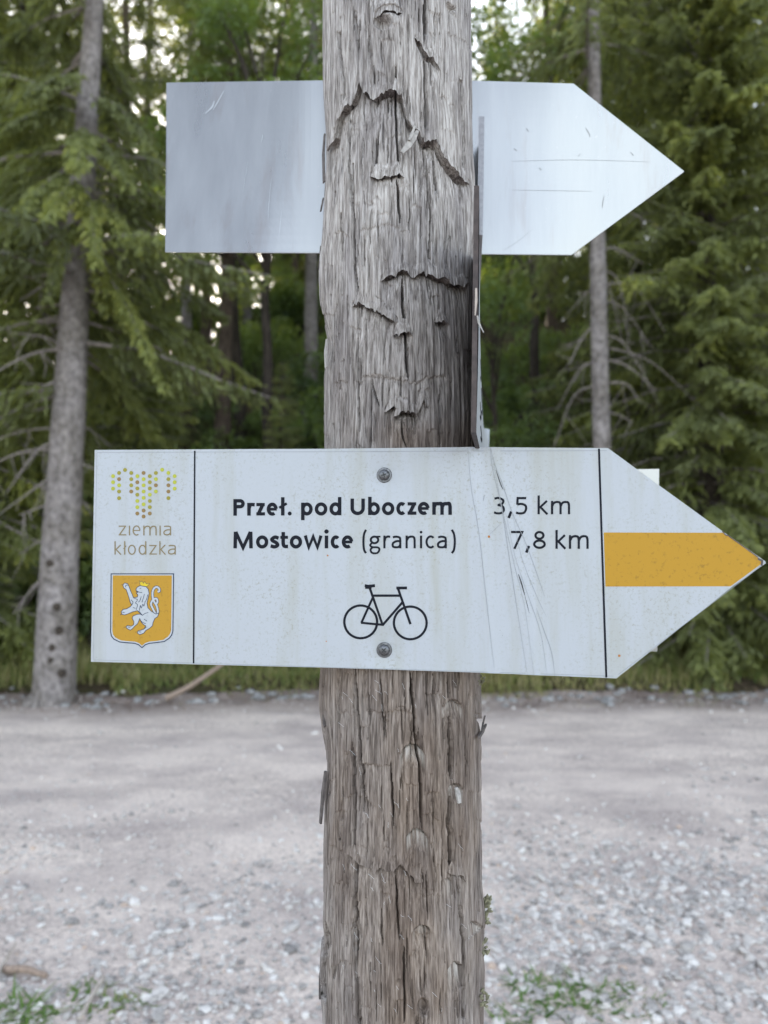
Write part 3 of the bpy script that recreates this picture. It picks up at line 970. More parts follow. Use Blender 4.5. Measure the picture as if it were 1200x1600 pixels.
        st(cat([(w * .13, H * .56), (w * .5, H * .60), (w * .86, H * .50), (w - h, H * .29), (w * .72, H * .07 + h * .3), (w * .3, h * .8), (w * .02, h * 1.5)]))
    elif ch == '7': st([(0, H - h), (w - h, H - h), (w * .27, 0)])
    elif ch == '8':
        st(arcp(w / 2, H * .75, w * .40 - h, H * .25 - h, 0, 360, 25)[:-1], True); st(arcp(w / 2, H * .26, w * .5 - h, H * .265 - h, 0, 360, 27)[:-1], True)
    elif ch == ',': st([(w * .72, s * 1.25), (w * .22, -D * .75)], ww=s * 1.15)
    return S


# ------------------------------------------------------------------ big white sign: a plane yawed about 7 degrees in front of the post
A0 = at(145, 868, 0.730 * 1.0)
A1 = at(955, 880, 0.671)
UDIR = A1 - A0; UDIR[2] = 0; UDIR /= np.linalg.norm(UDIR)
NRM = np.array([UDIR[1], -UDIR[0], 0.0])          # towards the camera
if NRM[1] > 0: NRM = -NRM
ORG = A0.copy()


def plane_pt(px, py, org, nrm):
    d = ray(px, py)
    t = ((org - EYE) @ nrm) / (d @ nrm)
    return EYE + d * t[..., None]


SCREWS = ((600, 742), (600, 1016))


def sign_pt(px, py, off=0.0):
    px = np.asarray(px, float); py = np.asarray(py, float)
    P = plane_pt(px, py, ORG, NRM)
    dn = (0.0007 * np.sin(px / 170.0 + 0.5) + 0.0005 * np.sin(px / 90.0 + py / 120.0)) * sstep(300, 460, px)
    for sx, sy in SCREWS:
        dn = dn - 0.0022 * np.exp(-((px - sx) ** 2 + (py - sy) ** 2) / 30.0 ** 2)
    # kink in the film right of the post
    xk = 768 + (py - 700) * 0.2
    dn = dn + 0.0012 * np.exp(-((px - xk) / 16) ** 2) + 0.0010 * np.exp(-((px - 734 - (py - 700) * .1) / 10) ** 2)
    return P + NRM * (dn + off)[..., None]


sign = empty('arrow_sign', tuple(sign_pt(600, 870)))
tag(sign, 'large white arrow signpost board with bicycle symbol and amber stripe', 'sign')


def plate(name, cols_top, cols_bot, ptf, thick, mats, parent, nrm, rows_=20, sub=26):
    """thin plate between a top and a bottom outline given in photograph pixels"""
    tt_, bb_ = [], []
    for i in range(len(cols_top) - 1):
        for k in range(sub):
            f_ = k / sub
            tt_.append(np.array(cols_top[i]) * (1 - f_) + np.array(cols_top[i + 1]) * f_)
            bb_.append(np.array(cols_bot[i]) * (1 - f_) + np.array(cols_bot[i + 1]) * f_)
    tt_.append(np.array(cols_top[-1], float)); bb_.append(np.array(cols_bot[-1], float))
    T = np.array(tt_); B = np.array(bb_)
    f_ = np.linspace(0, 1, rows_ + 1)[:, None, None]
    G = T[None] * (1 - f_) + B[None] * f_
    Fr = ptf(G[..., 0], G[..., 1]); Bk = Fr - nrm * thick
    r, c = Fr.shape[:2]
    V = np.vstack([Fr.reshape(-1, 3), Bk.reshape(-1, 3)])
    I = np.arange(r * c).reshape(r, c); o_ = r * c
    F = [*np.stack([I[:-1, :-1], I[1:, :-1], I[1:, 1:], I[:-1, 1:]], -1).reshape(-1, 4).tolist()]
    nF = len(F)
    F += (np.stack([I[:-1, :-1], I[:-1, 1:], I[1:, 1:], I[1:, :-1]], -1).reshape(-1, 4) + o_).tolist()
    nB = len(F)
    loop = list(I[0, :]) + list(I[1:, -1]) + list(I[-1, -2::-1]) + list(I[-2:0, 0])
    for a, b in zip(loop, loop[1:] + loop[:1]):
        F.append([a, b, b + o_, a + o_])
    midx = [0] * nF + [1] * (nB - nF) + [2] * (len(F) - nB)
    me = mesh_np(name, V, np.array(F), mats, midx=midx)
    return link(name, me, parent)


plate('panel', [(148, 703), (505, 701), (735, 698.5), (950, 700), (1131, 832), (1195, 877)], [(142, 1034), (505, 1043), (740, 1051), (963, 1060), (1143, 917), (1196, 880)],
      sign_pt, 0.0022, [M['white'], M['alu'], M['white_edge']], sign, NRM)


def flat(name, VF, m, off, parent=sign, ptf=sign_pt):
    V, F = VF
    V = np.asarray(V, float)
    W = ptf(V[:, 0], V[:, 1], off)
    return link(name, mesh_py(name, W, F, [m]), parent)


def poly(pts):
    """filled outline (ear clipping)"""
    from mathutils.geometry import tessellate_polygon
    tri = tessellate_polygon([[Vector((p[0], p[1], 0)) for p in pts]])
    return np.array(pts, float), tri


OFF = 0.00022


def text(name, seq, base, s, m, X=20, H=26, A=28.6, D=7.5, off=OFF, thin=False, parent=sign):
    """each word is one part; seq holds (character, left, right) in photograph pixels"""
    parts = []; k = 0
    for ch, x0, x1 in seq:
        b = base(x0) if callable(base) else base
        for pts, cl, ww in glyph(ch, x1 - x0, s, X, H, A, D, thin):
            V, F = ribbon(pts, ww, cl)
            W = sign_pt(x0 + V[:, 0], b - V[:, 1], off + 0.000012 * (k % 9)); k += 1
            parts.append((W, F))
    v, f = join(parts)
    return link(name, mesh_py(name, v, f, [m]), parent)


b1 = lambda x: 805.8 - 1.6 * (x - 365) / 340
b2 = lambda x: 856.8
SB, SR = 5.5, 3.4
text('lettering', [('P', 364.7, 382.5), ('r', 386.3, 398), ('z', 400.5, 414), ('e', 416.7, 434), ('ł', 439.0, 444.4), ('.', 449.5, 455.7)], b1, SB, M['black'])
text('lettering', [('p', 470.3, 488.5), ('o', 491.7, 511.5), ('d', 514.7, 533.4)], b1, SB, M['black'])
text('lettering', [('U', 547.6, 570), ('b', 575.1, 593.6), ('o', 596.7, 616.2), ('c', 619.2, 634), ('z', 636.9, 650.6), ('e', 652.9, 671.3), ('m', 675.4, 706)], b1, SB, M['black'])
text('lettering', [('M', 364.7, 395), ('o', 400, 419.2), ('s', 422.3, 436), ('t', 438, 450), ('o', 452.8, 472), ('w', 474.6, 504), ('i', 507.4, 512.8), ('c', 516.7, 531), ('e', 534, 552)], b2, SB, M['black'])
text('lettering', [('(', 566, 573.6), ('g', 577.5, 594.6), ('r', 599, 609.8), ('a', 612, 627.2), ('n', 633.7, 649.6), ('i', 656.2, 659.6), ('c', 664.8, 679.4), ('a', 682.8, 698.2), (')', 704.3, 712.5)], b2, SR, M['black'])
b3 = lambda x: 803.5
b4 = lambda x: 857.5
text('lettering', [('3', 771.7, 789), (',', 793, 801), ('5', 806, 823.6), ('k', 840, 856.8), ('m', 861, 891)], b3, 3.5, M['black'], 21, 27, 29.5, 8)
text('lettering', [('7', 798.5, 817.7), (',', 820.5, 829), ('8', 833, 853), ('k', 868, 885), ('m', 889, 920)], b4, 3.6, M['black'], 21.5, 28, 29.5, 8)
for (x0, y0), (x1, y1), w in (((304.4, 704.5), (302.6, 1036.5), 2.4), ((936, 701), (947.3, 1058.5), 3.2)):
    ys_ = np.linspace(y0, y1, 12); xs_ = np.linspace(x0, x1, 12)
    flat('divider_line', ribbon(np.stack([xs_, ys_], -1), w), M['black'], OFF)
# amber pointer stripe as a strip of columns so that it follows the panel
def band(top, bot, n=14):
    T = np.array(top, float); B = np.array(bot, float)
    Tt = np.vstack([T[i] + (T[i + 1] - T[i]) * (k / n) for i in range(len(T) - 1) for k in range(n)] + [T[-1]])
    Bb = np.vstack([B[i] + (B[i + 1] - B[i]) * (k / n) for i in range(len(B) - 1) for k in range(n)] + [B[-1]])
    q = len(Tt)
    return np.vstack([Tt, Bb]), [(i, i + 1, q + i + 1, q + i) for i in range(q - 1)]
flat('amber_stripe', band([(943.5, 832), (1130, 832.5), (1189, 875.5)], [(946.2, 916.5), (1141, 916), (1190, 880)]), M['amber'], OFF * 0.6)
# thin rim line round the panel
flat('rim_line', ribbon(np.vstack([np.linspace((152, 707), (948, 704), 30)]), 0.8), M['crack'], OFF * .4)
flat('rim_line', ribbon(np.vstack([np.linspace((146, 1031), (958, 1056.5), 30)]), 0.8), M['crack'], OFF * .4)
flat('rim_line', ribbon(np.linspace((966, 1054), (1188, 884.5), 16), 0.9), M['crack'], OFF * .4)
flat('rim_line', ribbon(np.linspace((151.5, 708), (146, 1030), 16), 0.6), M['crack'], OFF * .4)
# bicycle pictogram
def zb(pts): return [(340 + x / 3, 700 + y / 3) for x, y in pts]
def circ(cx, cy_, r, n=40): return arcp(cx, cy_, r, r, 0, 360, n)[:-1]
bk = []
for cx, cy_ in ((671, 815), (903, 820)):
    bk.append(ribbon(circ(340 + cx / 3, 700 + cy_ / 3, 25.6), 3.7, True))
for pts, w in (([(712, 652), (773, 829)], 3.7), ([(726, 692), (857, 692)], 3.7), ([(866, 724), (772, 832)], 3.7), ([(845, 657), (904, 826)], 3.7), ([(776, 829), (672, 819)], 3.5), ([(728, 700), (674, 820)], 3.5),
               ([(838, 656), (888, 656)], 4.4), ([(690, 645), (706, 648), (738, 645)], 4.6), ([(692, 654), (722, 654)], 4.0)):
    bk.append(ribbon(np.array(zb(pts)), w))
parts = []
for k, (V, F) in enumerate(bk):
    parts.append((sign_pt(V[:, 0], V[:, 1], OFF + 0.000012 * k), F))
v, f = join(parts)
link('bicycle_symbol', mesh_py('bicycle_symbol', v, f, [M['black']]), sign)
# region mark: fans of dots and its two thin words
logo = link('dot_logo', mesh_py('dot_logo', sign_pt(*np.array([poly(circ(165 + 59.5, 720 + 19, 3.1, 16))[0]]).reshape(-1, 2).T, OFF), [tuple(range(15))], [M['dot_brown']]), sign)
cols = {11.8: (24, 33.5, 43.5), 21.2: (19, 28.7, 38.3, 48, 58.3), 30.5: (14.3,), 40.2: (19, 28.7, 38.3, 48), 49.7: (24, 33.5, 43.2, 53, 62.8, 72.5, 82.3), 59.5: (28.7, 38.3, 48, 58, 68, 77.7, 87),
        69.2: (24, 33.5, 43.2, 53, 62.8, 72.5, 82.3), 78.7: (19, 28.7, 38.3, 48), 88.5: (14,), 98.3: (19, 28.7, 38.3, 48, 58.3), 108: (24, 33.5, 43.5)}
dr = random.Random(3)
for cx, ys_ in cols.items():
    for y in ys_:
        low = y > 76 or dr.random() < 0.12
        edge = cx < 15 or cx > 105 or dr.random() < 0.45
        c = circ(165 + cx, 720 + y, 3.1, 16)
        o = link('dot', mesh_py('dot', sign_pt(c[:, 0], c[:, 1], OFF), [tuple(range(15))], [M['dot_brown'] if low else (M['dot_lime'] if edge else M['dot_olive'])]), logo)
        o.matrix_parent_inverse = Matrix()
        o.parent = sign if False else logo
text('lettering', [('z', 185.5, 197.5), ('ı', 201, 204), ('e', 207.3, 219.6), ('m', 224, 245), ('ı', 248.8, 251.8), ('a', 255, 267.6)], 836.6, 1.9, M['tanprint'], 15.4, 20, 21)
text('lettering', [('k', 179, 190), ('ł', 193.4, 196.6), ('o', 200, 212.4), ('d', 216.8, 228.8), ('z', 233.4, 245.2), ('k', 249, 259.4), ('a', 262.2, 274.8)], 866.6, 1.9, M['tanprint'], 15.2, 20, 21)
# coat of arms
def cz(pts): return [(165 + x / 10, 885 + y / 10) for x, y in pts]
SH = cz([(88, 117), (1063, 117), (1058, 560), (1052, 1010), (1035, 1070), (1000, 1118), (920, 1172), (800, 1190), (690, 1200), (625, 1222), (570, 1268), (515, 1222), (450, 1200), (330, 1192), (220, 1180), (130, 1135), (92, 1085), (80, 1020), (84, 560)])
shield = flat('shield', poly(SH), M['lion'], OFF * .5)
cen = np.array((165 + 57, 885 + 64.0))
IN = [tuple(cen + (np.array(p) - cen) * (0.945, 0.955)) for p in SH]
def sub(name, VF, m, off):
    o = flat(name, VF, m, off, shield)
    return o
sub('field', poly(IN), M['gold'], OFF * .9)
sub('outline', ribbon(np.array(SH), 1.5, True), M['navy'], OFF * 1.0)
body = cz([(545, 300), (500, 322), (478, 352), (478, 380), (520, 398), (480, 415), (508, 445), (498, 478), (440, 492), (420, 445), (392, 380), (370, 320), (348, 272), (300, 258), (272, 290), (286, 335), (325, 362), (345, 420), (368, 490),
           (386, 560), (412, 602), (385, 632), (330, 662), (275, 672), (245, 705), (258, 750), (305, 758), (350, 740), (420, 712), (500, 690), (535, 728), (575, 765), (545, 745), (490, 750), (430, 775), (418, 812), (445, 862), (440, 912), (400, 935), (345, 922),
           (318, 945), (345, 975), (390, 995), (425, 970), (460, 930), (500, 898), (522, 850), (535, 815), (560, 870), (590, 905), (632, 930), (600, 978), (560, 995), (508, 1008), (498, 1040), (535, 1066), (595, 1045), (630, 1000), (690, 965), (735, 925), (742, 880), (770, 815), (815, 785), (832, 725), (790, 745), (715, 700), (662, 645), (648, 575),
           (668, 490), (682, 420), (668, 355), (635, 318)])
sub('lion', poly(body), M['lion'], OFF * 1.15)
lk = [(np.array(body), True, 0.95)]
tail = [[(800, 770), (818, 710), (800, 620), (758, 545), (738, 480), (736, 400), (762, 340), (802, 322), (838, 348), (842, 385), (815, 395)], [(785, 745), (735, 650), (712, 585), (745, 520), (795, 505), (812, 550), (795, 585)]]
for k, t in enumerate(tail):
    c = cat(cz(t))
    sub('tail_outline', ribbon(c, 4.6), M['navy'], OFF * (1.10 + .01 * k)); sub('tail', ribbon(c, 2.9), M['lion'], OFF * (1.2 + .02 * k))
crown = cz([(528, 222), (552, 246), (572, 226), (592, 264), (615, 236), (638, 274), (692, 264), (650, 316), (545, 298)])
sub('crown', poly(crown), M['crown'], OFF * 1.3)
for pts in ([(575, 765), (620, 735), (670, 720)], [(520, 695), (555, 735), (578, 768)], [(620, 560), (600, 620), (585, 590), (560, 650), (545, 610), (530, 690)], [(660, 440), (640, 520), (612, 560)], [(450, 500), (500, 520), (470, 570), (500, 600), (480, 680)],
            [(480, 392), (530, 402), (575, 410)], [(535, 345), (560, 338)], [(560, 470), (540, 530), (515, 560)], [(610, 430), (590, 500), (570, 560)], [(540, 830), (575, 870), (630, 895)], [(600, 820), (650, 855)], [(350, 290), (315, 300), (320, 325)], [(265, 715), (300, 720)], [(350, 945), (390, 955)], [(520, 1020), (560, 1025)],
            [(400, 520), (430, 560), (415, 600)], [(430, 640), (470, 655)], [(640, 950), (590, 985)], [(265, 280), (255, 292)], [(245, 740), (238, 760)], [(300, 945), (288, 955)], [(485, 1020), (472, 1030)]):
    lk.append((cat(cz(pts)), False, 0.85))
lp = []
for k, (p, cl, w) in enumerate(lk):
    V, F = ribbon(p, w, cl); lp.append((sign_pt(V[:, 0], V[:, 1], OFF * 1.4 + 0.00001 * k), F))
V, F = ribbon(np.array(crown), 0.6, True); lp.append((sign_pt(V[:, 0], V[:, 1], OFF * 1.5), F))
v, f = join(lp)
o = link('lion_linework', mesh_py('lion_linework', v, f, [M['navy']]), shield)
# cracks of the film right of the post
for pts, w, m in (([(731, 700), (736, 760), (748, 830), (757, 910), (766, 990), (772, 1044)], 0.75, 'crack'), ([(766, 700), (770, 735), (783, 790), (794, 860), (806, 940), (824, 1054)], 0.8, 'crack'),
                  ([(767, 702), (774, 728), (785, 756), (800, 800), (822, 850), (842, 905), (851, 932)], 0.8, 'crack'), ([(769, 712), (776, 750), (788, 810), (803, 880), (820, 950), (834, 1055)], 0.55, 'crack'),
                  ([(775, 735), (782, 756), (786, 765)], 1.5, 'slit'), ([(790, 800), (805, 870), (825, 930), (845, 990), (855, 1056)], 0.55, 'crack'), ([(800, 800), (815, 870), (838, 930), (854, 964)], 0.5, 'crack'),
                  ([(838, 950), (850, 985), (862, 1020), (867, 1056)], 0.8, 'crack'), ([(810, 897), (815, 912), (820, 930)], 1.9, 'slit'), ([(820, 930), (827, 958)], 0.7, 'slit'), ([(757, 773), (755, 783)], 1.2, 'crack'), ([(764, 836), (783, 818)], 0.6, 'crack')):
    c = cat(pts, n=5)
    n_ = len(c); ww = w * (0.25 + 0.75 * np.sin(np.linspace(0.12, math.pi - 0.12, n_)))
    flat('film_crack', ribbon(c, ww), M[m], OFF * 1.7)
for cx, cy_, r in ((764, 838.5, 2.0), (967.5, 1024.5, 2.0), (512, 868, 1.4), (510, 1002, 1.0)):
    c = circ(cx, cy_, r, 10); flat('rust_spot', (c, [tuple(range(9))]), M['rust'], OFF * 1.2)
# chewed tip and upper edge
tp = []
for pts, w in (([(1128, 830), (1133, 836), (1140, 838)], 1.6), ([(1183, 873), (1190, 876), (1189, 884)], 3.2), ([(1138, 838), (1165, 857), (1184, 871)], 1.2)):
    V, F = ribbon(np.array(pts, float), w); tp.append((sign_pt(V[:, 0], V[:, 1], OFF * 1.6), F))
v, f = join(tp); link('dented_tip', mesh_py('dented_tip', v, f, [M['flake']]), sign)


def lathe(prof, n=28):
    V = []; F = []
    for r, h in prof:
        for k in range(n):
            a = 2 * math.pi * k / n
            V.append((r * math.cos(a), r * math.sin(a), h))
    for i in range(len(prof) - 1):
        for k in range(n):
            F.append((i * n + k, i * n + (k + 1) % n, (i + 1) * n + (k + 1) % n, (i + 1) * n + k))
    F.append(tuple((len(prof) - 1) * n + k for k in range(n)))
    return np.array(V), F


def basis_place(V, p, nrm, rot=0.0):
    u = np.cross((0, 0, 1.0), nrm); u /= np.linalg.norm(u); w = np.cross(nrm, u)
    c, s = math.cos(rot), math.sin(rot)
    return p + np.outer(V[:, 0] * c - V[:, 1] * s, u) + np.outer(V[:, 0] * s + V[:, 1] * c, w) + np.outer(V[:, 2], nrm)


for i, (sx, sy) in enumerate(SCREWS):
    p = sign_pt(sx, sy, 0.0002)
    wV, wF = lathe([(0.0070, -0.001), (0.0070, 0.0006), (0.0066, 0.0010), (0.0052, 0.0011)])
    ws = link('screw', mesh_py('screw', basis_place(wV, p, NRM), wF, [M['steel']], smooth=False), sign)
    hV, hF = lathe([(0.0049, 0.0009), (0.0050, 0.0018), (0.0044, 0.0030), (0.0030, 0.0036), (0.0012, 0.0038)])
    link('screw_head', mesh_py('screw_head', basis_place(hV, p, NRM), hF, [M['steel']], smooth=True), ws)
    parts = []
    for a in (0.35, 0.35 + math.pi / 2):
        Vb = np.array([(x, y, z) for z in (0.0036, 0.00392) for x, y in ((-0.0024, -0.0005), (0.0024, -0.0005), (0.0024, 0.0005), (-0.0024, 0.0005))]) + np.array((0, 0, 0.00001 if a > 1 else 0))
        Fb = [(0, 3, 2, 1), (4, 5, 6, 7), (0, 1, 5, 4), (1, 2, 6, 5), (2, 3, 7, 6), (3, 0, 4, 7)]
        parts.append((basis_place(Vb, p, NRM, a + i * 0.5), Fb))
    v, f = join(parts)
    link('cross_recess', mesh_py('cross_recess', v, f, [M['steel_dark']]), ws)

# ------------------------------------------------------------------ signs fixed behind the post
BY = PY + POST_R + 0.004


def back_pt(px, py, off=0.0):
    d = ray(px, py)
    px = np.asarray(px, float)
    d_ = np.asarray(d)
    P = EYE + d_ * (BY / d_[..., 1])[..., None]
    # wings bent back a little from the post, the right one turned further
    dx_l = np.clip(-0.075 - P[..., 0], 0, None); dx_r = np.clip(P[..., 0] - 0.125, 0, None)
    zc = P[..., 2] - 1.88
    yb = BY + 0.05 * dx_l + 0.10 * dx_r + zc * (0.22 * sstep(0, 0.10, dx_l) - 0.11 * sstep(0, 0.10, dx_r)) + 0.0006 * np.sin(P[..., 2] * 30) + 0.001 * np.sin(P[..., 0] * 17)
    P = EYE + d_ * (yb / d_[..., 1])[..., None]
    return P + np.array((0, -1.0, 0)) * (np.asarray(off) + 0 * px)[..., None]


up = empty('arrow_sign', tuple(back_pt(622, 260)))
tag(up, 'bare aluminium arrow board above, seen from behind, pointing right', 'sign')
YN = np.array((0, -1.0, 0))
plate('panel', [(260, 129), (505, 125.5), (738, 126), (896, 130.5), (1069, 267.5)], [(258, 393.5), (505, 395), (740, 396.5), (893, 398), (1067, 269.5)], back_pt, 0.002, [M['alu'], M['white'], M['white_edge']], up, YN)
sV, sF = lathe([(0.006, 0), (0.006, 0.002), (0.004, 0.0035)])
for py in (190, 330):
    p = back_pt(np.array(622.0), np.array(float(py)), -0.004)
    link('screw', mesh_py('screw', basis_place(sV, p, np.array((0, 1.0, 0))), sF, [M['steel']]), up)

M['scuff'] = plain('scuff', (0.235, 0.23, 0.225), 0.5, 0.6)
M['scratch'] = plain('bright_scratch', (0.45, 0.45, 0.45), 0.4, 0.6)
for pts, w, m in (([(800, 252), (900, 250), (1015, 253)], .4, 'scuff'), ([(800, 297), (870, 298), (925, 299)], .4, 'scuff'), ([(785, 392), (808, 378), (832, 358)], .4, 'scuff'), ([(944, 306), (942, 316), (941, 325)], 1.3, 'scuff'), ([(915, 200), (920, 208), (922, 214)], 1.2, 'scuff'),
                  ([(822, 200), (826, 206)], 1.2, 'scuff'), ([(985, 238), (990, 243)], 1.2, 'scuff'), ([(842, 262), (846, 266)], 1.4, 'scuff'), ([(803, 232), (808, 236)], 1.2, 'scuff'), ([(903, 245), (907, 240)], 1.0, 'scuff'),
                  ([(335, 158), (331, 168), (320, 178)], 2.4, 'scratch'), ([(350, 142), (340, 160), (333, 172)], 1.8, 'scratch'), ([(411, 210), (409, 222)], .9, 'scratch'), ([(424, 280), (420, 320), (419, 345)], .7, 'scratch'), ([(388, 250), (380, 300)], .5, 'scratch'), ([(440, 330), (436, 370)], .5, 'scratch')):
    c = cat(pts, n=5); n_ = len(c)
    flat('scratch', ribbon(c, w * (0.3 + 0.7 * np.sin(np.linspace(.2, math.pi - .2, n_)))), M[m], 0.0003, up, back_pt)
lo = empty('arrow_sign', tuple(at(622, 875, BY + .006)))
tag(lo, 'pale board behind the big white sign, only its square end showing', 'sign')


def back2_pt(px, py, off=0.0):
    d_ = np.asarray(ray(px, py))
    P = EYE + d_ * ((BY + 0.003) / d_[..., 1])[..., None]
    return P - np.array((0, 1.0, 0)) * (np.asarray(off) + 0 * np.asarray(px, float))[..., None]


plate('panel', [(232, 874), (380, 742), (1030, 732.5)], [(232, 876), (380, 1010), (1027, 1018)], back2_pt, 0.002, [M['alu'], M['white'], M['white_edge']], lo, YN, 8, 8)

# ------------------------------------------------------------------ signs on the right flank of the post, seen along their edge
side = empty('side_sign', (0.095, 0.80, 1.6))
tag(side, 'sign on the right flank of the post seen edge-on, dark rim, white face', 'sign')
na, nbk = 24, 22
yy = np.linspace(0.60, 1.16, na)


def side_x(y, z, f_):
    xc = (743.5 - 600) / FPX                # along the sight line
    x = y * (xc + (0.006) * 0) 
    low = np.clip((1.80 - z) / 0.22, 0, 1)
    return x + (y - 0.60) * (0.003 + 0.040 * low ** 1.6) - 0.0045 * low ** 2 + 0.0005


zt = at(748, 290, 0.60)[2]; zbm = at(748, 676, 0.60)[2]
zz = np.linspace(zbm, zt, nbk)
Vs = []
for off in (0.0, 0.0042):
    for z in zz:
        for y in yy:
            x = side_x(np.array(y), np.array(z), 0)
            zm = (zbm + zt) / 2; tp_ = min(1.0, (1.163 - y) / 0.16)      # the far end comes to a point
            Vs.append((float(x) - off + 0.0042, y, zm + (z - zm) * tp_))
Vs = np.array(Vs); n1 = na * nbk
I = np.arange(n1).reshape(nbk, na)
Fs = np.stack([I[:-1, :-1], I[:-1, 1:], I[1:, 1:], I[1:, :-1]], -1).reshape(-1, 4).tolist()
k1 = len(Fs)
Fs += (np.stack([I[:-1, :-1], I[1:, :-1], I[1:, 1:], I[:-1, 1:]], -1).reshape(-1, 4) + n1).tolist()
loop = list(I[0, :]) + list(I[1:, -1]) + list(I[-1, -2::-1]) + list(I[-2:0, 0])
for a, b in zip(loop, loop[1:] + loop[:1]):
    Fs.append([b, a, a + n1, b + n1])
link('panel', mesh_np('panel', Vs, np.array(Fs), [M['white'], M['brown_edge']], midx=[0] * k1 + [1] * (len(Fs) - k1)), side)
# strokes of its foreshortened lettering on the white face
for z0, z1, y0, y1 in ((0.34, 0.42, 0.70, 0.74), (0.22, 0.33, 0.74, 0.80), (0.14, 0.20, 0.68, 0.72), (0.06, 0.11, 0.70, 0.75)):
    pts = []
    for t in np.linspace(0, 1, 9):
        z = zbm + (zt - zbm) * (z0 + (z1 - z0) * t); y = y0 + (y1 - y0) * math.sin(t * math.pi)
        pts.append((float(side_x(np.array(y), np.array(z), 0)) + 0.0045, y, z))
    v, f = tube(pts, [0.0016] * 9, 5)
    v = np.array(v); v[:, 0] = np.repeat(np.array(pts)[:, 0], 5) + (v[:, 0] - np.repeat(np.array(pts)[:, 0], 5)) * 0.12
    link('lettering', mesh_py('lettering', v, f, [M['black']]), side)
# straw caught on its rim
p = at(748, 505, 0.597)
link('straw', mesh_py('straw', *tube([p + np.array((-0.001, 0, .006)), p, p + np.array((0.0035, -.002, -.008))], [0.0007, 0.0009, 0.0004], 5), [M['splinter']]), side)
p = at(744, 470, 0.597)
link('straw', mesh_py('straw', *tube([p + np.array((0, 0, .01)), p, p + np.array((-0.001, -.001, -.012))], [0.0008, 0.0011, 0.0004], 5), [M['stick']]), side)

bl = empty('side_sign', (0.105, 0.84, 1.9))
tag(bl, 'narrow pale edge of an aluminium plate above the dark-rimmed sign', 'sign')
Vs = []
zt2 = at(748, 206, 0.83)[2]; zb2 = zt2 - 0.13
for z in np.linspace(zb2, zt2, 10):
    for x, y in ((0.0985, 0.80), (0.1045, 0.800), (0.128, 1.02), (0.1265, 1.02)):
        lean = 0.003 * (z - zb2) / 0.13
        Vs.append((x + lean + 0.0002 * math.sin(z * 900), y, z))
Fs = []
for i in range(9):
    for q in range(4):
        q2 = (q + 1) % 4
        Fs.append((4 * i + q, 4 * i + q2, 4 * i + 4 + q2, 4 * i + 4 + q))
Fs += [(3, 2, 1, 0), (36, 37, 38, 39)]
link('panel', mesh_py('panel', Vs, Fs, [M['pale_edge']]), bl)


# ------------------------------------------------------------------ vegetation builders
def norm(a): return a / (np.linalg.norm(a, axis=-1, keepdims=True) + 1e-9)


def diamonds(C, Dr, Wd, ln, wd):
    """kite-shaped leaf faces"""
    a = C - Dr * (ln / 2)[:, None]; c = C + Dr * (ln / 2)[:, None]
    b = C + Wd * (wd / 2)[:, None] - Dr * (ln * .08)[:, None]; d = C - Wd * (wd / 2)[:, None] - Dr * (ln * .08)[:, None]
    V = np.stack([a, b, c, d], 1).reshape(-1, 3)
    F = np.arange(len(V)).reshape(-1, 4)
    return V, F


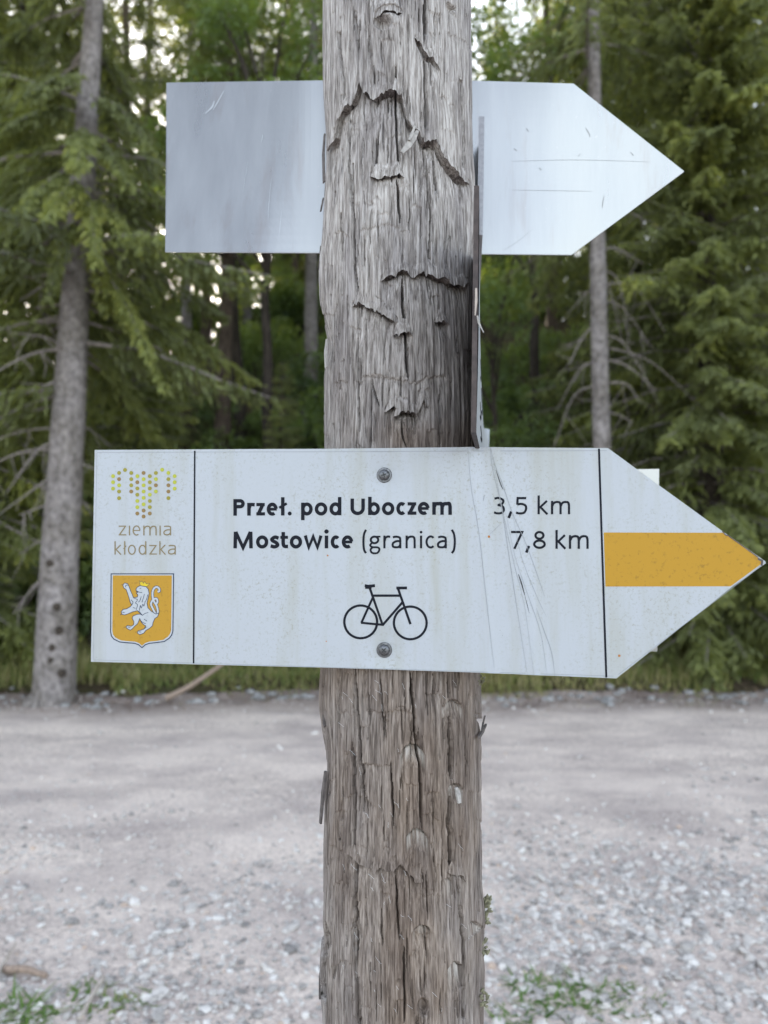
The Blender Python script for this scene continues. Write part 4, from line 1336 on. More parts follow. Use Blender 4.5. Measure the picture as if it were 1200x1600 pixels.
def spruce_crown(seed, H, zb, Lmax, step=0.34, per=5, twig=0.055, taper=0.85, skip=None):
    r = np.random.RandomState(seed)
    Cs, Ds, Ws, Ln, Wd, Ti = [], [], [], [], [], []
    wood = []
    z = zb
    while z < H - 0.15:
        f = (z - zb) / (H - zb)
        Lz = Lmax * (1 - f) ** taper * (0.55 + 0.45 * min(1, f * 6 + .35)) + 0.18
        for k in range(per):
            a = r.uniform(0, 2 * math.pi)
            if skip and skip(a, z, r): continue
            L = Lz * r.uniform(0.6, 1.18)
            zz0 = z + r.uniform(-step / 2, step / 2)
            droop = r.uniform(0.75, 1.25) * (1 - 0.55 * f)
            out = np.array((math.cos(a), math.sin(a), 0)); per_ = np.array((-out[1], out[0], 0))
            def curve(s): return out[None] * (L * s)[:, None] + np.array((0, 0, 1.0))[None] * (zz0 + L * droop * (0.10 * s - 0.85 * s ** 2 + 0.45 * s ** 3) + 0.25 * f * L * s)[:, None]
            n = max(4, int(L / twig))
            s = np.sort(r.uniform(0.10, 1.0, n) ** 0.85)
            P = curve(s)
            wood.append((curve(np.array((0, .35, .7, 1.0))), L))
            brt = r.uniform(0.0, 0.45)
            for sd in (-1, 1):
                tl = (0.10 + 0.42 * (1 - s) ** 0.8 * min(1, L / 1.6)) * r.uniform(0.6, 1.25, n)
                dr = norm(per_[None] * sd * r.uniform(0.5, 1.0, n)[:, None] + out[None] * r.uniform(0.25, 0.8, n)[:, None] + np.array((0, 0, -1.0))[None] * r.uniform(0.15, 1.0, n)[:, None])
                m = 4
                for q in range(m):
                    t = (q + 0.6) / m
                    c = P + dr * (tl * t)[:, None] + np.array((0, 0, -1.0))[None] * (0.28 * tl * t * t)[:, None] + r.normal(0, .012, (n, 3))
                    d2 = norm(dr + np.array((0, 0, -0.5 * t)) + r.normal(0, .28, (n, 3)))
                    w2 = norm(np.cross(d2, r.normal(0, 1, (n, 3))))
                    Cs.append(c); Ds.append(d2); Ws.append(w2)
                    Ln.append(np.clip(tl / m * 2.0, .06, .17) * r.uniform(.8, 1.25, n)); Wd.append(r.uniform(.020, .042, n))
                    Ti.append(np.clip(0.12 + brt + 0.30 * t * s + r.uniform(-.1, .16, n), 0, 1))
        z += step * r.uniform(0.7, 1.3)
    V, F = diamonds(np.vstack(Cs), np.vstack(Ds), np.vstack(Ws), np.concatenate(Ln), np.concatenate(Wd))
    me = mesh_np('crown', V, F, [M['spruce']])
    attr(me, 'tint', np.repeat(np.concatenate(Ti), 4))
    vs_, fs_ = [], []
    o_ = 0
    for P, L in wood:
        rr = 0.008 + 0.007 * L
        v, f = tube(P, [rr, rr * .75, rr * .5, rr * .2], 4, cap=False)
        vs_.append(v); fs_ += [tuple(i + o_ for i in q) for q in f]; o_ += len(v)
    wme = mesh_np('branches', np.vstack(vs_), np.array(fs_), [M['dead']])
    return me, wme


def trunk_mesh(path, radii, m, seed=0, sides=20, sub=5):
    P = cat(path, n=sub); R = np.interp(np.linspace(0, 1, len(P)), np.linspace(0, 1, len(radii)), radii)
    v, f = tube(P, R, sides, seed=seed, rough=0.05)
    return mesh_py('trunk', v, f, [m], smooth=True)


def leaf_cloud(seed, clumps, n, size, name='crown'):
    """leaves gathered in shells of clumps: (centre, radii)"""
    r = np.random.RandomState(seed)
    w = np.array([c[1][0] * c[1][1] for c in clumps]); w = w / w.sum()
    idx = r.choice(len(clumps), n, p=w)
    Cc = np.array([c[0] for c in clumps], float)[idx]; Rc = np.array([c[1] for c in clumps], float)[idx]
    d = norm(r.normal(0, 1, (n, 3)))
    rad = r.uniform(0.35, 1.0, n) ** 0.5 * (1 + 0.12 * r.normal(0, 1, n))
    C = Cc + d * Rc * rad[:, None]
    Dr = norm(d * 0.7 + r.normal(0, .7, (n, 3)) + np.array((0, 0, -.35)))
    Wd = norm(np.cross(Dr, norm(r.normal(0, .6, (n, 3)) + np.array((0, 0, 1.0)))))
    ln = size * r.uniform(.7, 1.3, n)
    V, F = diamonds(C, Dr, Wd, ln, ln * r.uniform(.5, .75, n))
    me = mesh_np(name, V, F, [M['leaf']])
    base = r.uniform(0.05, 0.5, len(clumps))[idx]
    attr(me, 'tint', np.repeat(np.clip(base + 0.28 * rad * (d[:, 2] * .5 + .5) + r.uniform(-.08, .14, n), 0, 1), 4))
    return me


def ground_z(x, y): return float(terrain(np.array(x), np.array(y)))


def put_tree(name, x, y, parts, label, cat_, group=None, rot=0.0, sc=1.0, dz=-0.05):
    """a copy of a tree kind: an Empty at the foot, parts sharing their meshes"""
    e = bpy.data.objects.new(name, None); COL.objects.link(e)
    e.location = (x, y, ground_z(x, y) + dz); e.rotation_euler = (0, 0, rot); e.scale = (sc, sc, sc)
    tag(e, label, cat_, group)
    for pn, me in parts:
        o = bpy.data.objects.new(pn, me); COL.objects.link(o); o.parent = e
        if pn in ('branches', 'stems', 'limbs'): o['kind'] = 'stuff'
    return e


def own_part(name, me, e):
    """mesh given in world space under an Empty that is only translated"""
    o = bpy.data.objects.new(name, me); COL.objects.link(o); o.parent = e
    o.matrix_parent_inverse = Matrix.Translation(-Vector(e.location))
    return o


def straight(H, r0, seed, bend=0.12):
    r = np.random.RandomState(seed)
    zs_ = np.linspace(-0.3, H, 9)
    off = np.cumsum(r.normal(0, bend / 4, (9, 2)), 0); off -= off[1]
    path = [(off[i][0], off[i][1], zs_[i]) for i in range(9)]
    return path, [r0 * 1.45] + [r0 * (1 - i / 8.3) for i in range(0, 8)]


# tree kinds ---------------------------------------------------------------
KIND = {}
for key, seed, H, zb, Lm, r0, bark, per in (('S1', 11, 18, 5.2, 2.1, .16, 'bark_grey', 5), ('S2', 12, 20, 6.8, 1.9, .15, 'bark_brown', 5), ('S3', 13, 14, 0.4, 2.0, .15, 'bark_dark', 8), ('S4', 14, 8.5, 0.2, 1.7, .09, 'bark_dark', 7)):
    path, rad_ = straight(H, r0, seed)
    cr, br = spruce_crown(seed, H, zb, Lm, step=0.40 if zb > 3 else 0.28, per=per, twig=0.055 if zb > 3 else 0.045)
    KIND[key] = [('trunk', trunk_mesh(path, rad_, M[bark], seed, 12, 3)), ('branches', br), ('crown', cr)]


def broad_tree(seed, H, zc, rc, n, size, bark='bark_dark', r0=.13):
    r = np.random.RandomState(seed)
    path, rad_ = straight(H * .8, r0, seed, .3)
    parts = []
    cl = []
    for k in range(16):
        a = r.uniform(0, 6.28); zz_ = r.uniform(zc, H); rr = rc * r.uniform(.35, 1.0) * (1 - .4 * (zz_ - zc) / (H - zc))
        c = np.array((math.cos(a) * rr, math.sin(a) * rr, zz_))
        cl.append((c, (r.uniform(.5, 1.0), r.uniform(.5, 1.0), r.uniform(.35, .65))))
        s = np.array((path[4][0], path[4][1], min(zz_ * .75, H * .7)))
        parts.append(tube([s, s * .45 + c * .55 + np.array((0, 0, .25)), c], [.045, .03, .012], 5, cap=False))
    v, f = join(parts)
    return [('trunk', trunk_mesh(path, rad_, M[bark], seed, 10, 3)), ('limbs', mesh_py('limbs', v, f, [M[bark]])), ('crown', leaf_cloud(seed, cl, n, size))]


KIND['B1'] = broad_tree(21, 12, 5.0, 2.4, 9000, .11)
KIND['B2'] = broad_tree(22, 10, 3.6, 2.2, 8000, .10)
for i in range(4):
    r = np.random.RandomState(40 + i)
    cl = []; st_ = []
    for k in range(9):
        c = np.array((r.uniform(-.75, .75), r.uniform(-.6, .6), r.uniform(.35, 1.45)))
        cl.append((c, (r.uniform(.3, .55), r.uniform(.3, .5), r.uniform(.22, .4))))
        st_.append(tube([(c[0] * .1, c[1] * .1, -.15), (c[0] * .5, c[1] * .5, c[2] * .6), tuple(c)], [.02, .014, .006], 5, cap=False))
    v, f = join(st_)
    KIND['K%d' % i] = [('stems', mesh_py('stems', v, f, [M['bark_dark']])), ('foliage', leaf_cloud(50 + i, cl, 3000, .085))]

# ------------------------------------------------------------------ the tall spruce left of the sign
TY = 8.15
pa = [at(74, 1112, TY), at(84, 1085, TY), at(92, 900, TY), at(104, 700, TY), at(119, 450, TY), at(138, 150, TY), at(152, -60, TY)]
top = pa[-1] + (pa[-1] - pa[-3]) / np.linalg.norm(pa[-1] - pa[-3]) * 8.0
pa = pa + [(pa[-1] + top) / 2, top]
e = empty('spruce_tree', tuple(pa[1])); tag(e, 'tall grey-barked spruce at the road edge left of the signs', 'tree')
r_t = [.26, .212, .192, .172, .145, .108, .09, .06, .015]
P = cat(pa, n=9); R = np.interp(np.linspace(0, 1, len(P)), np.linspace(0, 1, len(r_t)), r_t)
sides = 40
v, f = tube(P, R, sides, seed=3, rough=0.035)
own_part('trunk', mesh_py('trunk', v, f, [M['bark_grey']], smooth=True), e)


def trunk_at(z):
    zs_ = P[:, 2]; return np.array([np.interp(z, zs_, P[:, 0]), np.interp(z, zs_, P[:, 1]), z])


def skipA(a, z, r):
    toward = math.cos(a + math.pi / 2)           # 1 when the branch points at the camera
    return (z < 9 and toward > 0.1 and r.rand() < (0.85 if z < 4.4 else 0.6)) or (z < 4.4 and r.rand() < 0.35) or (z > 5.8 and math.cos(a) > 0.15 and r.rand() < 0.8)


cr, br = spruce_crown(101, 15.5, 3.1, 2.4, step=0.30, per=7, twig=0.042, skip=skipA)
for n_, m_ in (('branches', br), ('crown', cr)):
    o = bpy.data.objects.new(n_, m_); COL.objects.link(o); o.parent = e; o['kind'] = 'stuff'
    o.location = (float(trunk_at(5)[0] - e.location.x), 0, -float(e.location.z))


def dead_branch(e, start, px, py, Y, r0, sag=0.12, seed=0, twigs=4, mt='dead'):
    r = np.random.RandomState(seed)
    p0 = np.array(start); p1 = at(px, py, Y)
    mid = (p0 + p1) / 2 + np.array((0, 0, sag)) + r.normal(0, .03, 3)
    c = cat([p0, mid, p1], n=5)
    parts = [tube(c, np.linspace(r0, r0 * .25, len(c)), 6, cap=False)]
    for k in range(twigs):
        i = r.randint(3, len(c) - 1)
        q = c[i] + np.array((r.uniform(-.25, .25), r.uniform(-.2, .2), r.uniform(-.45, .05)))
        parts.append(tube([c[i], (c[i] + q) / 2 + r.normal(0, .02, 3), q], [r0 * .35, r0 * .25, r0 * .1], 4, cap=False))
    v, f = join(parts)
    own_part('dead_branch', mesh_py('dead_branch', v, f, [M[mt]]), e)


dr_ = np.random.RandomState(77)
for k, (sy, px, py, Y) in enumerate(((545, -40, 600, 7.6), (585, -30, 640, 7.9), (610, -60, 690, 8.3), (560, 20, 520, 7.5), (668, -20, 690, 8.0), (690, 10, 770, 7.7), (700, -40, 740, 8.2), (728, -10, 810, 7.8), (775, 30, 805, 8.0), (850, 28, 868, 8.1),
                                     (520, 40, 470, 8.4), (490, -20, 520, 7.8), (780, 150, 815, 8.4), (660, 165, 690, 8.6), (720, 158, 740, 8.2), (430, 30, 470, 7.8), (400, -30, 385, 7.8), (880, 20, 960, 7.9))):
    z = at(105, sy, TY)[2]
    dead_branch(e, trunk_at(z), px, py, Y, dr_.uniform(.012, .024), dr_.uniform(-.02, .16), k, 5)


def bough(e, start, end, sag, seed, tint=.75, spread_=.3, name='bough'):
    r = np.random.RandomState(seed)
    p0 = np.array(start, float); p1 = np.array(end, float); L = np.linalg.norm(p1 - p0)
    c = cat([p0, (p0 + p1) / 2 + np.array((0, 0, sag)), p1], n=10)
    n = int(L / .010); s_ = r.uniform(.25, 1, n)
    ix = s_ * (len(c) - 1); i0 = np.floor(ix).astype(int).clip(0, len(c) - 2); fr_ = (ix - i0)[:, None]
    B = c[i0] * (1 - fr_) + c[i0 + 1] * fr_
    ax_ = (p1 - p0) / L; sdv = np.cross(ax_, (0, 0, 1.0)); sdv /= np.linalg.norm(sdv)
    tl = spread_ * (1.15 - s_) ** .6 * r.uniform(.5, 1.2, n)
    dr = norm(sdv[None] * r.choice((-1, 1), n)[:, None] * r.uniform(.2, 1, n)[:, None] + ax_[None] * r.uniform(.2, .7, n)[:, None] + np.array((0, 0, -1.0))[None] * r.uniform(.1, .9, n)[:, None])
    Cs, Ds, Ti = [], [], []
    for q in range(4):
        t = (q + .6) / 4
        Cs.append(B + dr * (tl * t)[:, None] + r.normal(0, .012, (n, 3))); Ds.append(norm(dr + np.array((0, 0, -.5 * t)) + r.normal(0, .28, (n, 3)))); Ti.append(np.clip(tint + .2 * t + r.uniform(-.2, .15, n), 0, 1))
    C_, D_ = np.vstack(Cs), np.vstack(Ds); m = len(C_)
    V, F = diamonds(C_, D_, norm(np.cross(D_, r.normal(0, 1, (m, 3)))), r.uniform(.06, .13, m), r.uniform(.024, .045, m))
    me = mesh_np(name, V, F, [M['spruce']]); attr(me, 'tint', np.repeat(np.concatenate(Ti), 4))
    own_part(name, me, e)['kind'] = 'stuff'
    own_part('dead_branch', mesh_py('dead_branch', *tube(c, np.linspace(.016, .004, len(c)), 5, cap=False), [M['dead']]), e)


for k, (sy, px, py, Y, sag, ti_, sp_) in enumerate(((262, 30, 330, 7.3, .12, .45, .30), (285, 75, 345, 7.1, .15, .55, .30), (300, 152, 415, 7.3, .2, .42, .24), (345, 75, 470, 7.4, .25, .42, .2), (230, 200, 290, 7.5, .2, .4, .32), (180, 10, 200, 7.4, .15, .4, .34), (150, 235, 230, 7.6, .15, .35, .34),
                                                   (200, 120, 262, 7.0, .12, .45, .30), (120, 40, 150, 7.1, .1, .4, .34), (420, 232, 555, 7.7, .3, .62, .36), (400, 200, 500, 7.9, .3, .5, .34), (450, 258, 610, 7.9, .35, .4, .34), (350, -30, 420, 7.6, .2, .35, .34), (310, 215, 395, 7.8, .2, .35, .32))):
    bough(e, trunk_at(at(125, sy, TY)[2]), at(px, py, Y), sag, 500 + k, ti_, sp_)
# knots on the lower bole
for px, py in ((92, 985), (81, 1012), (79, 1032), (96, 1052), (78, 880), (88, 948)):
    p = at(px, py, TY - .185)
    v, f = lathe([(.045, -.01), (.04, .012), (.022, .022), (.012, .016)], 12)
    own_part('knot', mesh_py('knot', basis_place(v, p, np.array((0, -1.0, 0))), f, [M['bark_dark']], smooth=True), e)

# ------------------------------------------------------------------ the slender spruce right of the post
TY2 = 9.4
pb = [at(950, 1085, TY2), at(949, 1060, TY2), at(944, 820, TY2), at(938, 600, TY2), at(934, 400, TY2), at(929, 150, TY2), at(925, -40, TY2)]
pb = pb + [pb[-1] + np.array((-.05, 0, 3.5)), pb[-1] + np.array((-.05, 0, 8))]
e2 = empty('spruce_tree', tuple(pb[1])); tag(e2, 'slender straight grey spruce trunk behind the pointed end of the signs', 'tree')
r_t = [.15, .122, .114, .106, .099, .08, .07, .05, .012]
P2 = cat(pb, n=8); R2 = np.interp(np.linspace(0, 1, len(P2)), np.linspace(0, 1, len(r_t)), r_t)
v, f = tube(P2, R2, 26, seed=4, rough=0.03)
own_part('trunk', mesh_py('trunk', v, f, [M['bark_grey']], smooth=True), e2)
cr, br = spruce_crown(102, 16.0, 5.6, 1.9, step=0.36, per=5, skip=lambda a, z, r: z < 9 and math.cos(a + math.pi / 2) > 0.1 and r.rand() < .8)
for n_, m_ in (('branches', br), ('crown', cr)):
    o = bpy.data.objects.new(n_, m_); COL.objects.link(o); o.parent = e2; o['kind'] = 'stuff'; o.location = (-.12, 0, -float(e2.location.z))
P = P2
for k, (sy, px, py, Y, sag) in enumerate(((395, 1005, 412, 9.3, .1), (420, 985, 560, 9.2, .35), (445, 1040, 520, 9.3, .25), (470, 1020, 545, 9.4, .2), (520, 1015, 600, 9.2, .2), (560, 1025, 610, 9.3, .12), (600, 1000, 630, 9.2, .1), (640, 990, 660, 9.2, .05),
                                         (425, 972, 530, 9.5, .3), (500, 890, 570, 9.2, .1), (560, 870, 640, 9.3, .12), (600, 865, 700, 9.3, .2), (450, 880, 500, 9.5, .1), (540, 1100, 640, 9.2, .2), (330, 1010, 345, 9.3, .12))):
    z = at(938, sy, TY2)[2]
    dead_branch(e2, trunk_at(z), px, py, Y, dr_.uniform(.009, .017), sag, 100 + k, 4)

# ------------------------------------------------------------------ forest trees, each where it stands
NEAR = [
    # key, pixel x of the foot, depth, rotation, scale, label
    ('S3', 1112, 9.9, 0.4, 1.0, 'dense green spruce with branches to the ground, right of the slender trunk'),
    ('S3', 1262, 12.0, 2.1, 1.15, 'dark spruce at the right edge of the picture'),
    ('S3', 1010, 12.6, 4.0, 1.0, 'shaded spruce directly behind the slender grey trunk'),
    ('S3', -70, 9.6, 1.2, 1.0, 'spruce with dead lower branches at the left edge of the picture'),
    ('S4', 195, 11.6, 0.9, 0.85, 'young spruce with drooping light green boughs between trunk and sign'),
    ('S3', 20, 13.5, 3.3, 1.05, 'dark spruce behind the tall grey-barked trunk'),
]
for key, px, Y, rz, sc_, lab in NEAR:
    p = at(px, 900, Y)
    put_tree('spruce_tree', p[0], Y, KIND[key], lab, 'tree', None, rz, sc_)
right_spruce = [o for o in COL.objects if o.get('label', '').startswith('dense green spruce')][0]
rx, ry = right_spruce.location.x, right_spruce.location.y
rb = np.random.RandomState(61)
for k in range(52):
    z0 = rb.uniform(1.2, 8.6); px_ = rb.uniform(985, 1195)
    ye_ = at(1100, 874, ry)[2]
    t = np.array((rx, ry, z0)); py_ = 800 - FPX * (((z0 - rb.uniform(.25, .6)) - 1.5) / 8.6 - math.tan(PITCH)) 
    bough(right_spruce, t, at(px_, py_, rb.uniform(8.2, 9.3)), .12, 700 + k, rb.uniform(.25, .55), .34)
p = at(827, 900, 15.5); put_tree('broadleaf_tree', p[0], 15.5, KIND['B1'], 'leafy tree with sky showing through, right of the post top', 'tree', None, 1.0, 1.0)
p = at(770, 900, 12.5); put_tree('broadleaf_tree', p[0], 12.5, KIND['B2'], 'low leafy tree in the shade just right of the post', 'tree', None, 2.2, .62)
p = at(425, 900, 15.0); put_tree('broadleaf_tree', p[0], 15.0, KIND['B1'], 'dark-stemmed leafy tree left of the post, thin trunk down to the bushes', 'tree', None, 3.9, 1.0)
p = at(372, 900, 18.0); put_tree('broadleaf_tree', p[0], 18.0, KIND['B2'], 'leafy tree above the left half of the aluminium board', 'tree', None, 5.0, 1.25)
BG = []
for px, Y, k in ((215, 24, 'S1'), (285, 23, 'S1'), (317, 24, 'S2'), (346, 17, 'S2'), (381, 26, 'S1'), (484, 18.5, 'S1'), (455, 27, 'S2'), (180, 22, 'S2'), (140, 26, 'S1'), (60, 21, 'S1'), (-20, 19, 'S2'), (-120, 17, 'S1'),
                 (520, 25, 'S2'), (570, 23, 'S1'), (640, 26, 'S2'), (700, 22, 'S1'), (868, 20, 'S2'), (900, 27, 'S1'), (960, 18, 'S1'), (1000, 24, 'S2'), (1060, 16, 'S2'), (1110, 22, 'S1'), (1170, 17, 'S1'), (1230, 20, 'S2'), (1300, 15, 'S1'), (1380, 18, 'S2'),
                 (100, 30, 'S2'), (300, 33, 'S2'), (365, 31, 'S1'), (430, 34, 'S2'), (500, 31, 'S1'), (870, 33, 'S2'), (940, 31, 'S1'), (1080, 30, 'S2'), (20, 28, 'S1'), (-220, 13, 'S2'), (-260, 20, 'S1'), (1480, 14, 'S2'), (1420, 24, 'S1')):
    BG.append((px, Y, k))
BG += [(70, 33, 'S3'), (150, 31, 'S3'), (222, 34, 'S3'), (-330, 12.5, 'S1'), (-420, 15, 'S3'), (-560, 18, 'S1'), (-520, 12, 'S3'), (-800, 14, 'S3'), (-760, 20, 'S1'), (-1000, 17, 'S3'), (1620, 12, 'S3'), (1560, 18, 'S1'), (1800, 15, 'S3'), (1950, 19, 'S1'), (2100, 14, 'S3'), (488, 30, 'S3'), (785, 30, 'S3'), (835, 36, 'S3'), (452, 31, 'S3')]
for k in range(19):
    BG.append((-150 + k * 84 + (37 * k) % 40, 35 + (k * 7) % 8, 'S3'))
tr = random.Random(12)
ORD = {285: 'pale trunk', 317: 'second pale trunk', 346: 'dark trunk', 381: 'thin pale trunk', 484: 'grey trunk nearest the post'}
for px, Y, k in BG:
    p = at(px, 900, Y)
    put_tree('spruce_tree', p[0], Y, KIND[k], ('forest spruce on the bank, ' + ORD[px] + ' below the aluminium board') if px in ORD else 'spruce standing in the forest on the bank beyond the road', 'tree', 'forest spruces on the bank', tr.uniform(0, 6.28), tr.uniform(.9, 1.12), -0.15)
# bushes on the bank
br_ = random.Random(31)
BU = []
for k in range(64):
    px = br_.uniform(-120, 1320); Y = 10.2 + 10.5 * br_.random() ** 1.15
    if px > 980 and Y < 12: continue
    if 40 < px < 130 and Y < 10.5: continue
    BU.append((px, Y))
for k in range(22):
    BU.append((120 + k * 42 + br_.uniform(-20, 20), br_.uniform(23.5, 28)))
for i, (px, Y) in enumerate(BU):
    p = at(px, 900, Y)
    put_tree('bush', p[0], Y, KIND['K%d' % br_.randrange(4)], 'green leafy bush in the undergrowth of the forest bank', 'bush', 'undergrowth bushes on the bank', br_.uniform(0, 6.28), br_.uniform(.75, 1.35) * (1.35 if Y > 23 else 1), -0.08)
for px, Y, k, s_ in ((250, 17, 'S4', .5), (440, 14, 'S4', .42), (880, 13, 'S4', .5), (1150, 9.4, 'S4', .22), (1010, 9.6, 'S4', .18), (-10, 9.3, 'S4', .3)):
    p = at(px, 900, Y)
    put_tree('young_spruce', p[0], Y, KIND[k], {250: 'small young spruce on the slope under the left end of the aluminium board', 440: 'small young spruce on the slope just left of the post', 880: 'small young spruce left of the slender grey trunk', 1150: 'knee-high spruce at the road edge near the amber tip', 1010: 'tiny spruce at the road edge below the amber stripe', -10: 'little spruce at the road edge left of the tall trunk'}[px], 'tree', 'young spruces in the undergrowth', br_.uniform(0, 6.28), s_, -0.03)


# ------------------------------------------------------------------ grass, stones, sticks
def blades(n, xf, yf, hf, seed, lean=0.5, w=0.006, tint=None, pts=None):
    r = np.random.RandomState(seed)
    x = xf(r, n); y = yf(r, n, x)
    z = terrain(x, y) - 0.02
    h = hf(r, n, x, y)
    a = r.uniform(0, 6.28, n); l = r.uniform(.1, lean, n)
    d = np.stack([np.cos(a) * l, np.sin(a) * l, np.ones(n)], -1)
    sd = np.stack([-np.sin(a), np.cos(a), np.zeros(n)], -1) * (w * r.uniform(.6, 1.4, n))[:, None]
    b = np.stack([x, y, z], -1)
    m = b + d * (h * .55)[:, None] * np.array((.6, .6, 1))
    t = b + d * h[:, None] * np.array((1.3, 1.3, .92))
    V = np.stack([b - sd, b + sd, m + sd * .8, m - sd * .8, t, t], 1)
    V = V[:, :5].reshape(-1, 3)
    o = np.arange(n)[:, None] * 5
    F4 = np.concatenate([o + np.array((0, 1, 2)), o + np.array((0, 2, 3)), o + np.array((3, 2, 4))], 0)
    ti = np.repeat(np.clip(tint(r, n, x, y), 0, 1), 5)
    return V, F4, ti


def verge_y(r, n, x):
    return far_edge(x) - 0.50 + 3.2 * r.rand(n) ** 1.2
V, F, ti = blades(46000, lambda r, n: r.uniform(-9, 9, n), verge_y,
                  lambda r, n, x, y: (0.035 + 0.32 * fbm(x * 1.3 + 70, y * 1.3 + 70, 91, 3) * sstep(-0.2, 0.9, y - far_edge(x))) * r.uniform(.5, 1.3, n), 92, .7, .007,
                  lambda r, n, x, y: 0.50 + .5 * fbm(x * .9 + 15, y * .9 + 15, 95, 3) + r.uniform(-.3, .35, n))
keep = np.repeat(noise(V[::5, 0] * 1.1 + 33, V[::5, 1] * 1.6 + 33, 97) > 0.30, 5)
bx_ = V[::5, 0]; by_ = V[::5, 1]
ok = (noise(bx_ * 1.5 + 33, by_ * 2.0 + 33, 97) + .78 * sstep(-.5, .7, by_ - far_edge(bx_))) > 0.84
V = V.reshape(-1, 5, 3)[ok].reshape(-1, 3); ti = ti.reshape(-1, 5)[ok].ravel(); nb_ = int(ok.sum())
F = (np.arange(nb_)[:, None, None] * 5 + np.array(((0, 1, 2), (0, 2, 3), (3, 2, 4)))[None]).reshape(-1, 3)
me = mesh_np('verge_grass', V, F, [M['grass']]); attr(me, 'tint', ti)
o = link('verge_grass', me); tag(o, 'rough grass on the verge between gravel and forest', 'grass', None, 'stuff')

lt = np.random.RandomState(140)
n_ = 9000
lx = lt.uniform(-8, 8, n_); ly = far_edge(lx) + lt.normal(.15, .30, n_)
C_ = np.stack([lx, ly, np.maximum(terrain(lx, ly), road_z(lx, ly) * (ly < far_edge(lx) + .2)) + .012], -1)
D_ = norm(np.stack([lt.normal(0, 1, n_), lt.normal(0, 1, n_), lt.normal(0, .25, n_)], -1))
V, F = diamonds(C_, D_, norm(np.cross(D_, (0, .2, 1.0))), lt.uniform(.02, .08, n_), lt.uniform(.008, .022, n_))
o = link('leaf_litter', mesh_np('leaf_litter', V, F, [plain('dry_litter', (0.17, 0.115, 0.075), .9, 0, .5, 9)]))
tag(o, 'brown needles and dry litter strewn along the far road edge', 'litter', None, 'stuff')
ICO = None


def ico():
    t = (1 + 5 ** .5) / 2
    v = np.array([(-1, t, 0), (1, t, 0), (-1, -t, 0), (1, -t, 0), (0, -1, t), (0, 1, t), (0, -1, -t), (0, 1, -t), (t, 0, -1), (t, 0, 1), (-t, 0, -1), (-t, 0, 1)], float)
    f = np.array([(0, 11, 5), (0, 5, 1), (0, 1, 7), (0, 7, 10), (0, 10, 11), (1, 5, 9), (5, 11, 4), (11, 10, 2), (10, 7, 6), (7, 1, 8), (3, 9, 4), (3, 4, 2), (3, 2, 6), (3, 6, 8), (3, 8, 9), (4, 9, 5), (2, 4, 11), (6, 2, 10), (8, 6, 7), (9, 8, 1)])
    return v / np.linalg.norm(v[0]), f


def stones(n, seed, xf, yf, sf, keepf=None):
    r = np.random.RandomState(seed)
    y = yf(r, n); x = xf(r, n, y)
    if keepf is not None:
        k = keepf(r, x, y); x, y = x[k], y[k]; n = len(x)
    z = road_z(x, y); s = sf(r, n, x, y)
    v0, f0 = ico()
    sc3 = np.stack([r.uniform(.75, 1.35, n), r.uniform(.7, 1.2, n), r.uniform(.4, .75, n)], -1) * s[:, None]
    jit = 1 + r.uniform(-.24, .24, (n, 12, 1))
    W = v0[None] * jit * sc3[:, None]
    a = r.uniform(0, 6.28, n); c, q = np.cos(a)[:, None], np.sin(a)[:, None]
    W = np.stack([W[..., 0] * c - W[..., 1] * q, W[..., 0] * q + W[..., 1] * c, W[..., 2]], -1)
    tl = r.normal(0, .25, (n, 1)); W[..., 2] += W[..., 0] * tl
    W += np.stack([x, y, z + s * .18], -1)[:, None]
    F = (f0[None] + (np.arange(n) * 12)[:, None, None]).reshape(-1, 3)
    ti = np.clip(r.beta(1.7, 1.5, n) * .88 + (r.rand(n) < .06) * .3, 0, 1)
    me = mesh_np('stones', W.reshape(-1, 3), F, [M['stone']]); attr(me, 'tint', np.repeat(ti, 12))
    return me


def dens(r, x, y):
    p = 0.22 + 0.9 * sstep(.40, .62, fbm(x * .8 + 5, y * 1.1 + 5, 111, 3)); p = p * (1.15 - 1.0 * sstep(3.4, 5.0, y))
    return r.rand(len(x)) < p
me = stones(34000, 112, lambda r, n, y: r.uniform(-1, 1, n) * (0.75 * y + .5), lambda r, n: 1.7 + 4.6 * r.rand(n) ** 1.35, lambda r, n, x, y: (np.exp(r.normal(math.log(.0075), .42, n)) * (1 + .45 * sstep(.2, 1.0, x))).clip(.003, .024), dens)
o = link('gravel', me); tag(o, 'loose pale gravel stones scattered over the near road', 'gravel', None, 'stuff')
me = stones(9500, 114, lambda r, n, y: r.uniform(-1, 1, n) * (0.75 * y + .4), lambda r, n: 1.8 + 3.0 * r.rand(n) ** 1.2, lambda r, n, x, y: np.exp(r.normal(math.log(.0135), .32, n)).clip(.008, .030),
            lambda r, x, y: r.rand(len(x)) < (.10 + .9 * sstep(.15, .9, x) * sstep(4.3, 3.2, y) + .55 * sstep(.5, .62, fbm(x * .9 + 25, y * 1.2 + 25, 116, 3))) * sstep(5.0, 3.4, y))
o = link('gravel', me); tag(o, 'coarser whitish pebbles in the near gravel beside the post', 'gravel', None, 'stuff')
me = stones(5000, 113, lambda r, n, y: r.uniform(-8, 8, n), lambda r, n: 5.2 + 3.2 * r.rand(n), lambda r, n, x, y: np.exp(r.normal(math.log(.011), .4, n)).clip(.005, .03), lambda r, x, y: r.rand(len(x)) < .05 + .95 * sstep(-.8, .1, y - far_edge(x)))
o = link('gravel', me); tag(o, 'thin scatter of gravel on the worn far lane of the road', 'gravel', None, 'stuff')


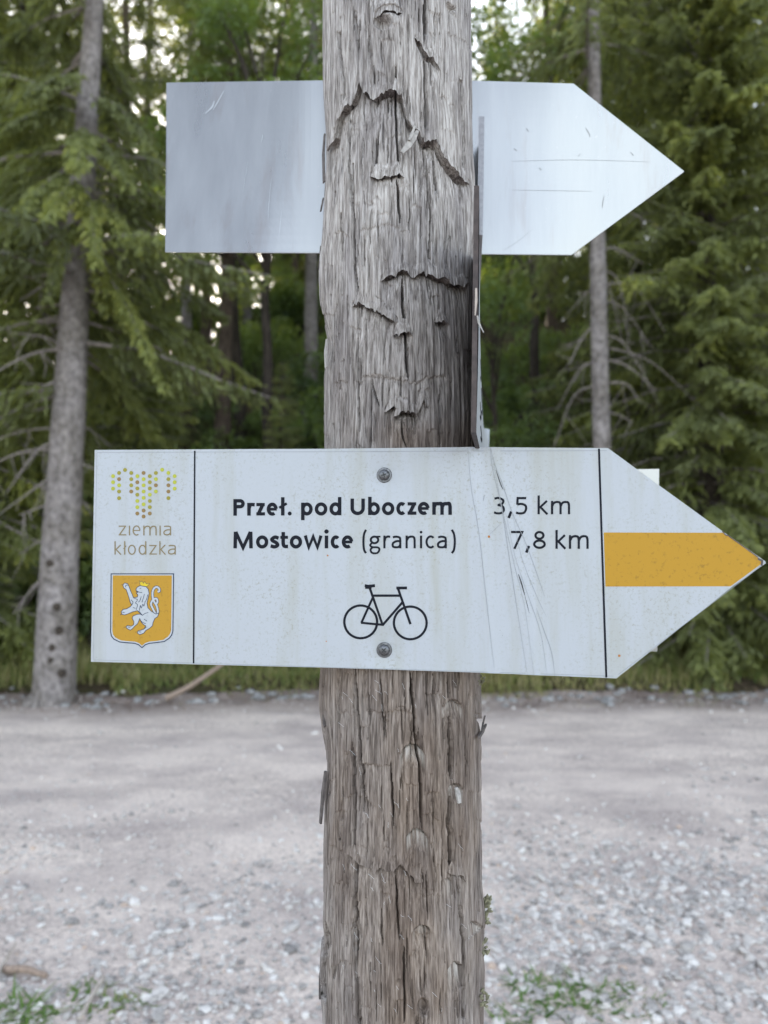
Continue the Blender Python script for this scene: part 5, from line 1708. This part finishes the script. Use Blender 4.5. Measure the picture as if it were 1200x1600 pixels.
def rock_mesh(seed):
    r = np.random.RandomState(seed)
    v, f = ico()
    e_ = {}
    V = [tuple(x) for x in v]; F = []
    def midp(a, b):
        k = (min(a, b), max(a, b))
        if k not in e_:
            m = (np.array(V[a]) + np.array(V[b])) / 2; V.append(tuple(m / np.linalg.norm(m))); e_[k] = len(V) - 1
        return e_[k]
    for a, b, c in f:
        ab, bc, ca = midp(a, b), midp(b, c), midp(c, a); F += [(a, ab, ca), (b, bc, ab), (c, ca, bc), (ab, bc, ca)]
    V = np.array(V) * (1 + r.uniform(-.18, .18, (len(V), 1))) * np.array((1.2, .9, .62))
    return mesh_py('rock', V, F, [M['rock']])


rr_ = random.Random(6)
rv, rf, ro = [], [], 0
for k in range(150):
    me = rock_mesh(k % 7)
    V = np.empty(len(me.vertices) * 3, np.float32); me.vertices.foreach_get('co', V); V = V.reshape(-1, 3)
    F = [tuple(p.vertices) for p in me.polygons]
    bpy.data.meshes.remove(me)
    x = rr_.uniform(-5.4, 5.8) if k > 60 else rr_.uniform(2.0, 5.8) if k > 30 else rr_.uniform(-4.4, -.6)
    y = float(far_edge(np.array(x))) + rr_.gauss(.02, .14)
    s_ = rr_.uniform(.018, .06); a = rr_.uniform(0, 6.28)
    V = V @ np.array(((math.cos(a), -math.sin(a), 0), (math.sin(a), math.cos(a), 0), (0, 0, 1.0))) * s_ + np.array((x, y, ground_z(x, y) + s_ * .2))
    rv.append(V); rf += [tuple(q + ro for q in f) for f in F]; ro += len(V)
o = link('rubble', mesh_np('rubble', np.vstack(rv), np.array(rf), [M['rock']]))
tag(o, 'line of grey rubble stones along the far road edge', 'rubble', None, 'stuff')


def stick(name, pts, r0, m, label):
    P = cat([np.array(p) for p in pts], n=6); n = len(P)
    v, f = tube(P, r0 * np.linspace(1, .6, n), 8, seed=2, rough=.08)
    o = link(name, mesh_py(name, v, f, [M[m]], smooth=True)); tag(o, label, 'stick'); return o


def on_ground(px, py, up=0.0):
    d = ray(px, py); t = (0 - EYE[2]) / d[2]
    p = EYE + d * t; zz_ = float(road_z(np.array(p[0]), np.array(p[1]))); t = (zz_ - EYE[2]) / d[2]; p = EYE + d * t
    return p + np.array((0, 0, up))


stick('fallen_branch', [at(258, 1092, 8.05), at(300, 1070, 8.15), at(356, 1032, 8.35)], .034, 'stick_brown', 'fallen brown branch leaning on the grass left of the post')
stick('stick', [on_ground(8, 1524, .02), on_ground(40, 1528, .03), on_ground(72, 1534, .02)], .016, 'stick_brown', 'short thick brown stick on gravel at the left edge')
stick('stick', [on_ground(160, 1538, .02), on_ground(145, 1565, .025), on_ground(124, 1602, .02)], .010, 'stick', 'pale thin stick pointing at the camera on the gravel')
stick('stick', [on_ground(-12, 1542, .02), on_ground(10, 1510, .03), on_ground(24, 1482, .02)], .008, 'stick', 'thin faded stick slanting at the far left of the gravel')

# weeds by the post
for i, (px, py, n, rad_, h, lab) in enumerate(((12, 1585, 130, .07, .10, 'bright green weed tuft in the lower left corner'), (118, 1578, 60, .05, .07, 'small weed tuft beside the pale thin stick'), (184, 1572, 80, .045, .07, 'brownish weed tuft on gravel left of the post'),
                                         (140, 1552, 60, .04, .06, 'little green weed just above the pale stick'), (245, 1562, 70, .06, .06, 'low leafy weed nearest the post on the left'), (870, 1556, 260, .09, .085, 'largest green weed patch right of the post'), (935, 1545, 120, .08, .07, 'green weed patch in the gravel, middle of three on the right'),
                                         (985, 1570, 120, .08, .07, 'green weed patch farthest right in the gravel'), (800, 1590, 90, .07, .07, 'weed patch at the foot of the picture beside the post'), (956, 1470, 26, .03, .05, 'tiny weed alone in the gravel right of the post'), (1090, 1448, 20, .03, .04, 'tiny weed farther out in the gravel on the right'),
                                         (60, 1598, 60, .05, .07, 'weed tuft cut by the bottom edge at left'), (330, 1590, 40, .05, .05, 'sparse weed at the bottom between stick and post'))):
    p = on_ground(px, py)
    rs = np.random.RandomState(300 + i)
    V, F, ti = blades(n, lambda r, n: p[0] + r.normal(0, rad_, n).clip(-1.3 * rad_, 1.3 * rad_), lambda r, n, x: p[1] + r.normal(0, rad_ * .8, n).clip(-rad_, rad_), lambda r, n, x, y: h * .75 * r.uniform(.3, 1.0, n), 310 + i, 2.2, .0062, lambda r, n, x, y: .35 + r.uniform(-.2, .35, n) + (.35 if 'brown' in lab else 0))
    me = mesh_np('weed_tuft', V, F, [M['weed']]); attr(me, 'tint', ti)
    tag(link('weed_tuft', me), lab, 'weed', 'weeds in the gravel')
    # broad basal leaves
